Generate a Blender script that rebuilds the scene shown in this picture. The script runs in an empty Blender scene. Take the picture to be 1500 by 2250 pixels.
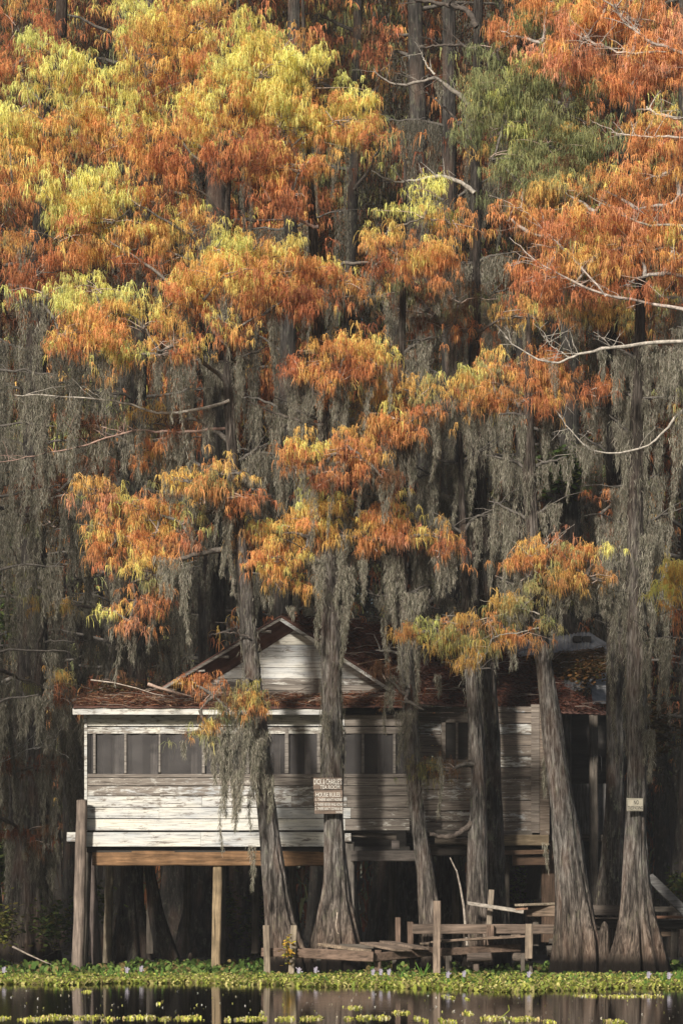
import bpy, math, random
import numpy as np
from mathutils import Vector, noise
random.seed(7)
rng = np.random.default_rng(7)
R = math.radians
sc = bpy.context.scene
COL = sc.collection
F, HY, CX, CH = 5000.0, 2010.0, 750.0, 1.0      # focal length in photo pixels, horizon row, centre column, eye height

def P(px, py, d):
    return np.array(((px - CX) * d / F, d, CH + (HY - py) * d / F))

# ------------------------------------------------------------------ helpers
def tag(o, label=None, cat=None, group=None, kind=None):
    if label: o['label'] = label
    if cat: o['category'] = cat
    if group: o['group'] = group
    if kind: o['kind'] = kind
    return o

def empty(name, loc, label=None, cat=None, group=None):
    o = bpy.data.objects.new(name, None); COL.objects.link(o)
    o.location = loc; o.empty_display_size = 0.3
    return tag(o, label, cat, group)

def root_loc(o):
    v = Vector((0, 0, 0))
    while o is not None:
        v += o.location; o = o.parent
    return np.array(v)

class NP:
    """collects quads and becomes ONE mesh object"""
    def __init__(s): s.V = []; s.Q = []; s.C = []; s.n = 0
    def add(s, V, Q, C):
        V = np.asarray(V, float).reshape(-1, 3); Q = np.asarray(Q, int).reshape(-1, 4)
        C = np.asarray(C, float)
        if C.ndim == 1: C = np.tile(C, (len(V), 1))
        s.V.append(V); s.Q.append(Q + s.n); s.C.append(C); s.n += len(V)
    def ribbons(s, Pt, W, S, C):
        N, K, _ = Pt.shape
        off = S[:, None, :] * W[:, :, None] * .5
        V = np.stack([Pt - off, Pt + off], axis=2).reshape(-1, 3)
        base = (np.arange(N) * K * 2)[:, None] + (np.arange(K - 1) * 2)[None, :]
        Q = np.stack([base, base + 1, base + 3, base + 2], axis=-1).reshape(-1, 4)
        s.add(V, Q, np.repeat(C, K * 2, axis=0))
    def tube(s, path, rad, n=6, col=(.1, .09, .08)):
        path = np.asarray(path, float); K = len(path); rad = np.broadcast_to(np.asarray(rad, float), (K,))
        T = np.gradient(path, axis=0); T /= np.linalg.norm(T, axis=1)[:, None] + 1e-9
        ref = np.array((0, 1.0, 0.02)) if abs(T[:, 1]).mean() < .8 else np.array((0, 0.02, 1.0))
        A = np.cross(T, ref); A /= np.linalg.norm(A, axis=1)[:, None] + 1e-9
        B = np.cross(T, A)
        th = np.arange(n) * 2 * np.pi / n
        V = path[:, None, :] + rad[:, None, None] * (A[:, None, :] * np.cos(th)[None, :, None] + B[:, None, :] * np.sin(th)[None, :, None])
        i = np.arange(K - 1)[:, None] * n; j = np.arange(n)[None, :]; j2 = (j + 1) % n
        Q = np.stack([i + j, i + j2, i + n + j2, i + n + j], axis=-1).reshape(-1, 4)
        s.add(V.reshape(-1, 3), Q, np.array(col, float))
    def box(s, x0, x1, y0, y1, z0, z1, col=(.5, .5, .5), jit=0.0, M=None):
        V = np.array([(x, y, z) for z in (z0, z1) for y in (y0, y1) for x in (x0, x1)], float)
        if jit: V += rng.uniform(-jit, jit, V.shape)
        if M is not None: V = np.array([list(M @ Vector(v)) for v in V])
        Q = [(0, 2, 3, 1), (4, 5, 7, 6), (0, 1, 5, 4), (1, 3, 7, 5), (3, 2, 6, 7), (2, 0, 4, 6)]
        s.add(V, Q, np.array(col, float))
    def beam(s, a, b, w, h, col=(.5, .5, .5), roll=0.0):
        """box from a to b, w across (horizontal), h the other way, with slightly worn ends"""
        a = np.array(a, float); b = np.array(b, float); T = b - a; L = np.linalg.norm(T); T /= L
        up = np.array((0, 0, 1.0)) if abs(T[2]) < .8 else np.array((0, 1.0, 0))
        A = np.cross(T, up); A /= np.linalg.norm(A); B = np.cross(A, T)
        if roll: A, B = A * math.cos(roll) + B * math.sin(roll), B * math.cos(roll) - A * math.sin(roll)
        K = max(2, int(L / .35)); rows = []
        for k in range(K + 1):
            c = a + T * L * k / K + rng.uniform(-.004, .004, 3)
            ww = w * (1 + rng.uniform(-.04, .04)); hh = h * (1 + rng.uniform(-.04, .04))
            bv = .12 * min(ww, hh)
            for (u, v) in ((-ww/2, -hh/2 + bv), (-ww/2, hh/2 - bv), (-ww/2 + bv, hh/2), (ww/2 - bv, hh/2), (ww/2, hh/2 - bv), (ww/2, -hh/2 + bv), (ww/2 - bv, -hh/2), (-ww/2 + bv, -hh/2)):
                rows.append(c + A * u + B * v)
        n = 8; i = np.arange(K)[:, None] * n; j = np.arange(n)[None, :]; j2 = (j + 1) % n
        Q = np.stack([i + j, i + j2, i + n + j2, i + n + j], axis=-1).reshape(-1, 4).tolist()
        for o in (0, K * n):
            Q += [(o, o + 1, o + 2, o + 7), (o + 2, o + 3, o + 6, o + 7), (o + 3, o + 4, o + 5, o + 6)]
        s.add(np.array(rows), Q, np.array(col, float))
    def build(s, name, mat, parent=None, smooth=False, base=None, **kw):
        if not s.V: return None
        V = np.concatenate(s.V); Q = np.concatenate(s.Q); C = np.concatenate(s.C)
        V = V - (root_loc(parent) if parent is not None else (np.array(base) if base is not None else 0))
        me = bpy.data.meshes.new(name)
        me.vertices.add(len(V)); me.vertices.foreach_set('co', V.astype(np.float32).ravel())
        me.loops.add(len(Q) * 4); me.loops.foreach_set('vertex_index', Q.astype(np.int32).ravel())
        me.polygons.add(len(Q)); me.polygons.foreach_set('loop_start', (np.arange(len(Q)) * 4).astype(np.int32))
        try: me.polygons.foreach_set('loop_total', np.full(len(Q), 4, np.int32))
        except Exception: pass
        me.polygons.foreach_set('use_smooth', np.full(len(Q), bool(smooth)))
        at = me.color_attributes.new('Col', 'FLOAT_COLOR', 'POINT')
        at.data.foreach_set('color', np.concatenate([C, np.ones((len(C), 1))], axis=1).astype(np.float32).ravel())
        me.update(calc_edges=True); me.validate()
        me.materials.append(mat)
        o = bpy.data.objects.new(name, me); COL.objects.link(o)
        if parent is not None: o.parent = parent
        elif base is not None: o.location = base
        tag(o, **kw)
        return o

# ------------------------------------------------------------------ materials
def mat(name):
    m = bpy.data.materials.new(name); m.use_nodes = True
    nt = m.node_tree; nt.nodes.clear()
    out = nt.nodes.new('ShaderNodeOutputMaterial')
    return m, nt, out
def nd(nt, t, **kw):
    n = nt.nodes.new(t)
    for k, v in kw.items():
        if k in n.inputs: n.inputs[k].default_value = v
        else: setattr(n, k, v)
    return n
def ramp(nt, src, stops, lk=True):
    r = nt.nodes.new('ShaderNodeValToRGB'); e = r.color_ramp.elements
    while len(e) < len(stops): e.new(.5)
    for k, (p, c) in enumerate(stops):
        e[k].position = p; e[k].color = (*c, 1) if hasattr(c, '__len__') else (c, c, c, 1)
    nt.links.new(src, r.inputs[0]); return r
def mixc(nt, f, a, b, mode='MIX'):
    m = nt.nodes.new('ShaderNodeMix'); m.data_type = 'RGBA'; m.blend_type = mode
    for s, v in ((0, f), (6, a), (7, b)):
        if hasattr(v, 'links') or isinstance(v, bpy.types.NodeSocket): nt.links.new(v, m.inputs[s])
        elif s == 0: m.inputs[0].default_value = v
        else: m.inputs[s].default_value = (*v, 1)
    return m.outputs[2]
def mapped(nt, scale, coord='Object', addrnd=None):
    tc = nt.nodes.new('ShaderNodeTexCoord'); mp = nt.nodes.new('ShaderNodeMapping')
    mp.inputs['Scale'].default_value = scale
    src = tc.outputs[coord]
    if addrnd is not None:
        va = nt.nodes.new('ShaderNodeVectorMath'); va.operation = 'ADD'
        cb = nt.nodes.new('ShaderNodeCombineXYZ'); ml = nt.nodes.new('ShaderNodeMath'); ml.operation = 'MULTIPLY'
        ml.inputs[1].default_value = 37.0; nt.links.new(addrnd, ml.inputs[0])
        nt.links.new(ml.outputs[0], cb.inputs[0]); nt.links.new(ml.outputs[0], cb.inputs[1])
        nt.links.new(src, va.inputs[0]); nt.links.new(cb.outputs[0], va.inputs[1]); src = va.outputs[0]
    nt.links.new(src, mp.inputs[0]); return mp.outputs[0]
def noi(nt, vec, scale=1., detail=4., rough=.6, dist=0.):
    n = nt.nodes.new('ShaderNodeTexNoise'); nt.links.new(vec, n.inputs['Vector'])
    n.inputs['Scale'].default_value = scale; n.inputs['Detail'].default_value = detail
    n.inputs['Roughness'].default_value = rough; n.inputs['Distortion'].default_value = dist
    return n.outputs['Fac']

def leaf_mat(name, trans=.35):
    m, nt, out = mat(name)
    a = nd(nt, 'ShaderNodeAttribute', attribute_name='Col')
    d = nt.nodes.new('ShaderNodeBsdfDiffuse'); t = nt.nodes.new('ShaderNodeBsdfTranslucent')
    mx = nt.nodes.new('ShaderNodeMixShader'); mx.inputs[0].default_value = trans
    nt.links.new(a.outputs['Color'], d.inputs['Color']); nt.links.new(a.outputs['Color'], t.inputs['Color'])
    nt.links.new(d.outputs[0], mx.inputs[1]); nt.links.new(t.outputs[0], mx.inputs[2]); nt.links.new(mx.outputs[0], out.inputs[0])
    return m
M_leaf = leaf_mat('cypress_needles', .35)
M_moss = leaf_mat('spanish_moss', .15)
M_herb = leaf_mat('water_plants', .3)

def bark_mat(name, dark=(.028, .025, .022), mid=(.155, .138, .125), pale=(.39, .365, .335), stain=True, lich=.25):
    m, nt, out = mat(name)
    v1 = mapped(nt, (24, 24, 3.2)); n1 = noi(nt, v1, 1.0, 7, .68, .5)
    v2 = mapped(nt, (1.6, 1.6, .45)); n2 = noi(nt, v2, 1.0, 5, .6)
    v3 = mapped(nt, (70, 70, 9)); n3 = noi(nt, v3, 1., 4, .6)
    c = ramp(nt, n1, [(.37, dark), (.5, mid), (.64, pale)]).outputs[0]
    f2 = ramp(nt, n2, [(.35, .45), (.65, 1.2)]).outputs[0]
    c = mixc(nt, 1.0, c, f2, 'MULTIPLY')
    f3 = ramp(nt, n3, [(.35, .7), (.65, 1.25)]).outputs[0]
    c = mixc(nt, .8, c, f3, 'MULTIPLY')
    v4 = mapped(nt, (9, 9, 4)); n4 = noi(nt, v4, 1., 6, .75)
    lf = ramp(nt, n4, [(.56, 0.), (.62, lich)]).outputs[0]
    c = mixc(nt, lf, c, (.27, .29, .2))
    v5 = mapped(nt, (3, 3, 1.)); n5 = noi(nt, v5, 1., 3, .5)
    c = mixc(nt, ramp(nt, n5, [(.5, 0.), (.7, .35)]).outputs[0], c, (.17, .1, .07))
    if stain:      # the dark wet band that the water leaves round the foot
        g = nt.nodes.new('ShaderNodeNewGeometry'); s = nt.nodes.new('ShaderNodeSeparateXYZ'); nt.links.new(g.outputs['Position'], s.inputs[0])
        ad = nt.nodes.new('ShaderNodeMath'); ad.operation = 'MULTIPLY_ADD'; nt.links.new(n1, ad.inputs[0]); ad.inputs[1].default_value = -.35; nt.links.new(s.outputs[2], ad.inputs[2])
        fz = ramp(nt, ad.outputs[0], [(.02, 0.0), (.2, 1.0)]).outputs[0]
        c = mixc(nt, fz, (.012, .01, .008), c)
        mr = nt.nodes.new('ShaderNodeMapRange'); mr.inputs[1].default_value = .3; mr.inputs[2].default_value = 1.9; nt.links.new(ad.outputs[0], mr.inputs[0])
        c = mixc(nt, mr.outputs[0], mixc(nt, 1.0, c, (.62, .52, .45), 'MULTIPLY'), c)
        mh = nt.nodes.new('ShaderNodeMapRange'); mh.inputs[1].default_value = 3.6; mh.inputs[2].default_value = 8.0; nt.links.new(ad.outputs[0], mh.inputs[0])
        c = mixc(nt, mh.outputs[0], c, mixc(nt, 1.0, c, (.34, .31, .29), 'MULTIPLY'))      # bark multiplied darker higher up
    b = nd(nt, 'ShaderNodeBsdfPrincipled', Roughness=.9)
    b.inputs['Specular IOR Level'].default_value = .15
    nt.links.new(c, b.inputs['Base Color'])
    bp = nt.nodes.new('ShaderNodeBump'); bp.inputs['Strength'].default_value = 1.0; bp.inputs['Distance'].default_value = .05
    nt.links.new(n1, bp.inputs['Height']); nt.links.new(bp.outputs[0], b.inputs['Normal'])
    nt.links.new(b.outputs[0], out.inputs[0]); return m
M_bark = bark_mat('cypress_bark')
M_bark_shade = bark_mat('shaded_lichened_bark', (.02, .018, .016), (.085, .078, .072), (.19, .18, .168), True, .45)  # cypress bark with shade darkened into its colour, plus more lichen
M_bark_far = bark_mat('shaded_woodland_bark', (.014, .013, .012), (.04, .036, .032), (.085, .077, .07), False, .25)  # darkest bark copy: gloom of the woods and under the floor in its colour

def twig_mat(name):
    m, nt, out = mat(name)
    a = nd(nt, 'ShaderNodeAttribute', attribute_name='Col')
    n = noi(nt, mapped(nt, (20, 20, 20)), 1., 5, .7)
    c = mixc(nt, 1.0, a.outputs['Color'], ramp(nt, n, [(.35, .5), (.65, 1.4)]).outputs[0], 'MULTIPLY')
    b = nd(nt, 'ShaderNodeBsdfPrincipled', Roughness=.9); b.inputs['Specular IOR Level'].default_value = .15
    nt.links.new(c, b.inputs['Base Color']); nt.links.new(b.outputs[0], out.inputs[0]); return m
M_twig = twig_mat('branch_bark')

def paint_mat(name):
    """old white boards: Col.r = how bare the board is, Col.g = its own seed, Col.b = tone"""
    m, nt, out = mat(name)
    a = nd(nt, 'ShaderNodeAttribute', attribute_name='Col')
    sp = nt.nodes.new('ShaderNodeSeparateColor'); nt.links.new(a.outputs['Color'], sp.inputs[0])
    wear, seed, tone = sp.outputs[0], sp.outputs[1], sp.outputs[2]
    grain = noi(nt, mapped(nt, (1.5, 1.5, 32), addrnd=seed), 1., 6, .65, 1.2)
    peel = noi(nt, mapped(nt, (5, 5, 17), addrnd=seed), 1., 8, .72, .3)
    blot = noi(nt, mapped(nt, (.9, .9, 3.5), addrnd=seed), 1., 4, .6)
    speck = noi(nt, mapped(nt, (30, 30, 40), addrnd=seed), 1., 3, .6)
    paint = ramp(nt, blot, [(.3, (.40, .42, .44)), (.48, (.56, .555, .53)), (.64, (.66, .635, .56)), (.78, (.54, .50, .42))]).outputs[0]
    paint = mixc(nt, .8, paint, ramp(nt, grain, [(.36, .38), (.52, 1.0)]).outputs[0], 'MULTIPLY')
    wood = ramp(nt, grain, [(.3, (.07, .062, .055)), (.5, (.2, .185, .17)), (.7, (.34, .32, .29))]).outputs[0]
    wood = mixc(nt, tone, wood, mixc(nt, 1., wood, (.9, .62, .4), 'MULTIPLY'))
    ma = nt.nodes.new('ShaderNodeMath'); ma.operation = 'MULTIPLY_ADD'; ma.inputs[1].default_value = .62
    nt.links.new(wear, ma.inputs[0]); nt.links.new(peel, ma.inputs[2])
    g2 = nt.nodes.new('ShaderNodeMath'); g2.operation = 'MULTIPLY_ADD'; g2.inputs[1].default_value = -.25
    nt.links.new(grain, g2.inputs[0]); nt.links.new(ma.outputs[0], g2.inputs[2])
    f = ramp(nt, g2.outputs[0], [(.49, 0.), (.60, 1.)]).outputs[0]
    c = mixc(nt, f, paint, wood)
    c = mixc(nt, ramp(nt, speck, [(.66, 0.), (.72, .7)]).outputs[0], c, (.06, .05, .045))
    b = nd(nt, 'ShaderNodeBsdfPrincipled', Roughness=.85); b.inputs['Specular IOR Level'].default_value = .2
    nt.links.new(c, b.inputs['Base Color'])
    bp = nt.nodes.new('ShaderNodeBump'); bp.inputs['Strength'].default_value = .35; bp.inputs['Distance'].default_value = .004
    nt.links.new(g2.outputs[0], bp.inputs['Height']); nt.links.new(bp.outputs[0], b.inputs['Normal'])
    nt.links.new(b.outputs[0], out.inputs[0]); return m
M_paint = paint_mat('peeling_white_boards')

def timber_mat(name, axis='x', k=1.0):
    m, nt, out = mat(name)
    a = nd(nt, 'ShaderNodeAttribute', attribute_name='Col')
    s = {'x': (2, 30, 30), 'z': (30, 30, 2)}[axis]
    g = noi(nt, mapped(nt, s), 1., 6, .65, .6); b2 = noi(nt, mapped(nt, (3, 3, 3)), 1., 5, .6)
    c = mixc(nt, 1., a.outputs['Color'], ramp(nt, g, [(.3, .3), (.5, .9), (.7, 1.5)]).outputs[0], 'MULTIPLY')
    c = mixc(nt, 1., c, ramp(nt, b2, [(.3, .55), (.7, 1.25)]).outputs[0], 'MULTIPLY')
    b = nd(nt, 'ShaderNodeBsdfPrincipled', Roughness=.85); b.inputs['Specular IOR Level'].default_value = .2
    nt.links.new(c, b.inputs['Base Color'])
    bp = nt.nodes.new('ShaderNodeBump'); bp.inputs['Strength'].default_value = .6; bp.inputs['Distance'].default_value = .012
    nt.links.new(g, bp.inputs['Height']); nt.links.new(bp.outputs[0], b.inputs['Normal'])
    nt.links.new(b.outputs[0], out.inputs[0]); return m
M_tx = timber_mat('weathered_timber_lengthways', 'x'); M_tz = timber_mat('weathered_timber_upright', 'z')

def simple_mat(name, c0, c1, scale=(4, 4, 4), rough=.85, metal=0.):
    m, nt, out = mat(name)
    n = noi(nt, mapped(nt, scale), 1., 6, .65)
    b = nd(nt, 'ShaderNodeBsdfPrincipled', Roughness=rough, Metallic=metal)
    nt.links.new(ramp(nt, n, [(.35, c0), (.65, c1)]).outputs[0], b.inputs['Base Color']); nt.links.new(b.outputs[0], out.inputs[0]); return m
M_rust = simple_mat('rusted_roof_sheet', (.05, .022, .016), (.16, .075, .055), (3, 3, 3), .8)
M_tin = simple_mat('grey_corrugated_tin', (.11, .11, .115), (.27, .27, .27), (5, 5, 2), .6)
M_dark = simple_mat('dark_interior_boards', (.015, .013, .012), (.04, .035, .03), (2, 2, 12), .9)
M_letter = simple_mat('white_brush_paint', (.6, .56, .5), (.85, .82, .76), (40, 40, 40), .8)
M_black = simple_mat('black_print', (.012, .012, .012), (.03, .03, .03), (40, 40, 40), .7)
M_plate = simple_mat('faded_sign_plate', (.45, .41, .32), (.62, .57, .46), (12, 12, 12), .6)
M_iron = simple_mat('rusty_iron', (.09, .07, .06), (.22, .2, .18), (30, 30, 30), .6, .5)
M_mud = simple_mat('swamp_mud', (.008, .007, .006), (.028, .023, .017), (1.5, 1.5, 1.5), .9)

def screen_mat():
    m, nt, out = mat('insect_screen')
    n = noi(nt, mapped(nt, (1.5, 1.5, 2.5)), 1., 4, .6)
    d = nt.nodes.new('ShaderNodeBsdfDiffuse'); nt.links.new(ramp(nt, n, [(.3, (.075, .07, .07)), (.7, (.13, .122, .12))]).outputs[0], d.inputs[0])
    t = nt.nodes.new('ShaderNodeBsdfTransparent'); mx = nt.nodes.new('ShaderNodeMixShader'); mx.inputs[0].default_value = .62
    nt.links.new(t.outputs[0], mx.inputs[1]); nt.links.new(d.outputs[0], mx.inputs[2]); nt.links.new(mx.outputs[0], out.inputs[0]); return m
M_screen = screen_mat()

def water_mat():
    m, nt, out = mat('still_black_water')
    b = nd(nt, 'ShaderNodeBsdfPrincipled', Roughness=.04, IOR=1.33)
    b.inputs['Base Color'].default_value = (.007, .0055, .004, 1)
    n1 = noi(nt, mapped(nt, (1.1, 4.5, 1)), 1., 3, .55, .3); n2 = noi(nt, mapped(nt, (5, 16, 1)), 1., 3, .5)
    ad = nt.nodes.new('ShaderNodeMath'); ad.operation = 'MULTIPLY_ADD'; ad.inputs[1].default_value = .3
    nt.links.new(n2, ad.inputs[0]); nt.links.new(n1, ad.inputs[2])
    bp = nt.nodes.new('ShaderNodeBump'); bp.inputs['Strength'].default_value = .07; bp.inputs['Distance'].default_value = .02
    nt.links.new(ad.outputs[0], bp.inputs['Height']); nt.links.new(bp.outputs[0], b.inputs['Normal'])
    nt.links.new(b.outputs[0], out.inputs[0]); return m
M_water = water_mat()

# ------------------------------------------------------------------ setting: ground and water
def grid_sheet(name, xs, ys, zf, m, **kw):
    b = NP(); X, Y = np.meshgrid(xs, ys); Z = zf(X, Y)
    V = np.stack([X, Y, Z], -1).reshape(-1, 3); nx = len(xs)
    i, j = np.meshgrid(np.arange(len(ys) - 1), np.arange(nx - 1), indexing='ij'); a = (i * nx + j).ravel()
    b.add(V, np.stack([a, a + 1, a + nx + 1, a + nx], -1), np.array((.5, .5, .5)))
    return b.build(name, m, smooth=True, **kw)
xs = np.concatenate([np.linspace(-900, -40, 14), np.linspace(-36, 36, 145), np.linspace(40, 900, 14)])
ys = np.concatenate([np.linspace(-900, -70, 10), np.linspace(-60, 30, 40), np.linspace(31, 60, 100), np.linspace(63, 130, 34), np.linspace(150, 1200, 12)])
def gz(X, Y):
    bank = np.clip((Y - 38.5) / 5.0, 0, 1) ; far = np.clip((Y - 60) / 60, 0, 1)
    back = np.clip((-14 - Y) / 10, 0, 1)
    bump = .06 * np.sin(X * 1.7 + Y * .6) * np.sin(Y * 1.3 - X * .4) + .04 * np.sin(X * 4.1) * np.sin(Y * 3.3)
    return -.6 + .68 * np.maximum(bank, back) + bump * .8 + far * 1.0
grid_sheet('ground', xs, ys, gz, M_mud, kind='structure')
wb = NP(); wb.add([(-900, -900, 0), (900, -900, 0), (900, 1200, 0), (-900, 1200, 0)], [(0, 1, 2, 3)], np.array((.1, .1, .1)))
wb.build('water', M_water, kind='structure')

# ------------------------------------------------------------------ foliage
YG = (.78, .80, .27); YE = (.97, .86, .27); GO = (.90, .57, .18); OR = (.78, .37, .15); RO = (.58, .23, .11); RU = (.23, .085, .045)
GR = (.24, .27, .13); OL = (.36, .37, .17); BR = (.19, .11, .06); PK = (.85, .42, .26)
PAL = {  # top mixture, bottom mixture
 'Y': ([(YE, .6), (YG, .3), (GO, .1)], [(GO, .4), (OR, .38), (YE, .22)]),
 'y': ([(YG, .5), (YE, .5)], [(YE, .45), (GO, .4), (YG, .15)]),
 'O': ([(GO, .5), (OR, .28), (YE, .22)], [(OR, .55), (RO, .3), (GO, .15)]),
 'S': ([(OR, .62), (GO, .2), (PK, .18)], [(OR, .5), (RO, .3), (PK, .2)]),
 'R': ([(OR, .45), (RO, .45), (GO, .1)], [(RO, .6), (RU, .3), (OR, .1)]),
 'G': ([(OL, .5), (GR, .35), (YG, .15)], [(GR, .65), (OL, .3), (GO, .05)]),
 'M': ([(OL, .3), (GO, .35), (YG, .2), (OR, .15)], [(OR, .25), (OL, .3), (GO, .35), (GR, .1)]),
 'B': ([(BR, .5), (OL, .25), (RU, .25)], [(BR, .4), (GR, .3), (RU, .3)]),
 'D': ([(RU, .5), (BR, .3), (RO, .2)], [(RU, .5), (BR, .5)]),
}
def pick(pal, top):
    mixv = PAL[pal][0 if rng.random() < top else 1]
    u = rng.random(); s = 0
    for c, w in mixv:
        s += w
        if u <= s: return np.array(c)
    return np.array(mixv[-1][0])

def sprigs(b, heads, cols, L=.135, n=14, w=.0088):
    """drooping umbrella-like sprays of cypress needles at the given heads"""
    H = np.asarray(heads); N = len(H)
    if not N: return
    Hn = np.repeat(H, n, axis=0); Cn = np.repeat(np.asarray(cols), n, axis=0); M = N * n
    az = rng.uniform(0, 2 * np.pi, M); ln = L * np.repeat(rng.uniform(.75, 1.25, N), n) * rng.uniform(.3, 1.35, M)
    out = np.stack([np.cos(az), np.sin(az), np.zeros(M)], -1); sp = rng.uniform(.15, .95, M)
    k = rng.uniform(-.12, .16, M) + (rng.random(M) < .3) * rng.uniform(.2, .9, M)
    def pt(o, z): return Hn + out * (ln * sp * o)[:, None] + np.array((0, 0, 1.)) * (ln * z)[:, None]
    Pt = np.stack([pt(0.02, 0.02), pt(.55, .10 + k * .4), pt(.9, -.30 + k), pt(1.05, -.95 + k)], axis=1)
    Pt += rng.normal(0, .009, Pt.shape)
    W = w * rng.uniform(.7, 1.3, M)[:, None] * np.array((.45, 1., .85, .2))[None, :]
    a2 = az + np.pi / 2 + rng.normal(0, .7, M)
    S = np.stack([np.cos(a2), np.sin(a2), rng.normal(0, .2, M)], -1); S /= np.linalg.norm(S, axis=1)[:, None]
    C = Cn * rng.uniform(.72, 1.22, (M, 1)) * rng.uniform(.93, 1.07, (M, 3))
    b.ribbons(Pt, W, S, np.clip(C, 0, .95))

def blob_heads(cx, cy, rx, ry, d, pal, dens=1.0, thick=.8):
    """heads spread through a bough ellipse (photo pixels at distance d) in smaller tufts"""
    px2m = d / F
    ntuft = max(4, int(rx * ry * math.pi / 760 * dens)); heads = []; cols = []
    for _ in range(ntuft):
        a = rng.uniform(0, 2 * np.pi); r = math.sqrt(rng.random())
        ux, uy = r * math.cos(a), r * math.sin(a)
        dz = rng.normal(0, .55) * thick * min(rx, 110) * px2m
        tc = P(cx + ux * rx, cy - 12 + uy * ry, d) + np.array((0, dz, 0))
        if noise.noise(tuple(tc * np.array((1.5, .8, 2.1)))) + (r - .6) * -.35 < -.19: continue
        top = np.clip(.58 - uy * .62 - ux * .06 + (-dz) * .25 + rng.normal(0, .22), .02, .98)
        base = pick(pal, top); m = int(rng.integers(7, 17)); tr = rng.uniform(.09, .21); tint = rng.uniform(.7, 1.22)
        for _k in range(m):
            q = rng.normal(0, 1, 3) * np.array((tr, tr, tr * .55)); q[2] -= abs(q[0]) * .35
            heads.append(tc + q); cols.append((base * .8 + pick(pal, top) * .2) * tint)
    return heads, cols

def wander(a, b, n=9, sag=.0, amp=.05):
    a = np.array(a, float); b = np.array(b, float); t = np.linspace(0, 1, n)[:, None]
    L = np.linalg.norm(b - a); p = a + (b - a) * t
    p[:, 2] += (np.sin(t[:, 0] * np.pi) * sag * L)
    nn = rng.normal(0, amp * L / n ** .5, (n, 3)); nn[0] = 0; nn[-1] = 0
    nn = np.cumsum(nn, axis=0) * .6; nn -= nn[-1] * t
    return p + nn

MOSSC = np.array([(.25, .235, .185), (.18, .172, .13), (.33, .305, .25), (.12, .117, .08), (.20, .172, .14)])
MOSSK = [1.0]  # moss tone factor; lower values put the gloom of deeper trees into colour
def moss_strands(b, starts, L=.16, w=.008, cols=None):
    S0 = np.asarray(starts); N = len(S0)
    if not N: return
    K = 4; st = rng.normal(0, 1, (N, K, 3)) * np.array((.014, .014, .006)); st[:, 0] *= .3
    ln = L * rng.uniform(.5, 1.4, N)
    down = -np.linspace(0, 1, K)[None, :, None] * ln[:, None, None] * np.array((0, 0, 1.))
    Pt = S0[:, None, :] + down + np.cumsum(st, axis=1)
    W = w * rng.uniform(.6, 1.4, N)[:, None] * np.array((.6, 1., .9, .3))[None, :]
    a = rng.uniform(0, np.pi, N); S = np.stack([np.cos(a), np.sin(a), rng.normal(0, .35, N)], -1); S /= np.linalg.norm(S, axis=1)[:, None]
    C = MOSSC[rng.integers(0, len(MOSSC), N)] * rng.uniform(.7, 1.3, (N, 1)) * MOSSK[0]
    if cols is not None: C = C * cols
    b.ribbons(Pt, W, S, C)
KEEP_CLEAR = ((360, 905, 1335, 1850), (905, 1180, 1470, 1850), (1185, 1335, 1368, 1550))      # house front and shed roof stay free of stray beards
def drape(b, top, W, L, dens=1.0, w=.0062, force=False):
    """one hanging beard of moss: full at the top, thinning to a few tails"""
    top = np.asarray(top, float)
    if not force and top[1] < 42 and top[1] > 5:
        x_ = top[0] * F / top[1] + CX; y_ = HY - (top[2] - CH) * F / top[1]
        for (a, c, e, f) in KEEP_CLEAR:
            if a - 8 < x_ < c + 8 and y_ < f:
                if y_ > e - 25: return
                L = min(L, (e - y_) * top[1] / F)
    n = int(1900 * W * L * dens) + 20
    t = rng.random(n) ** 1.15
    ntail = max(1, int(W / .11)); tail = rng.integers(0, ntail, n); tx = (np.arange(ntail) + .5) / ntail - .5
    tl = rng.uniform(.3, 1.0, ntail); t = t * tl[tail]
    wob = .035 * np.sin(t * L * 4 + tail * 2.1)
    half = (W / ntail) * (.60 - .54 * (t / tl[tail]) ** .9)
    x = tx[tail] * W + wob + rng.uniform(-1, 1, n) * half; y = rng.uniform(-1, 1, n) * half
    z = -t * L
    moss_strands(b, np.stack([x, y, z], -1) + np.asarray(top), L=.095, w=w)

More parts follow.
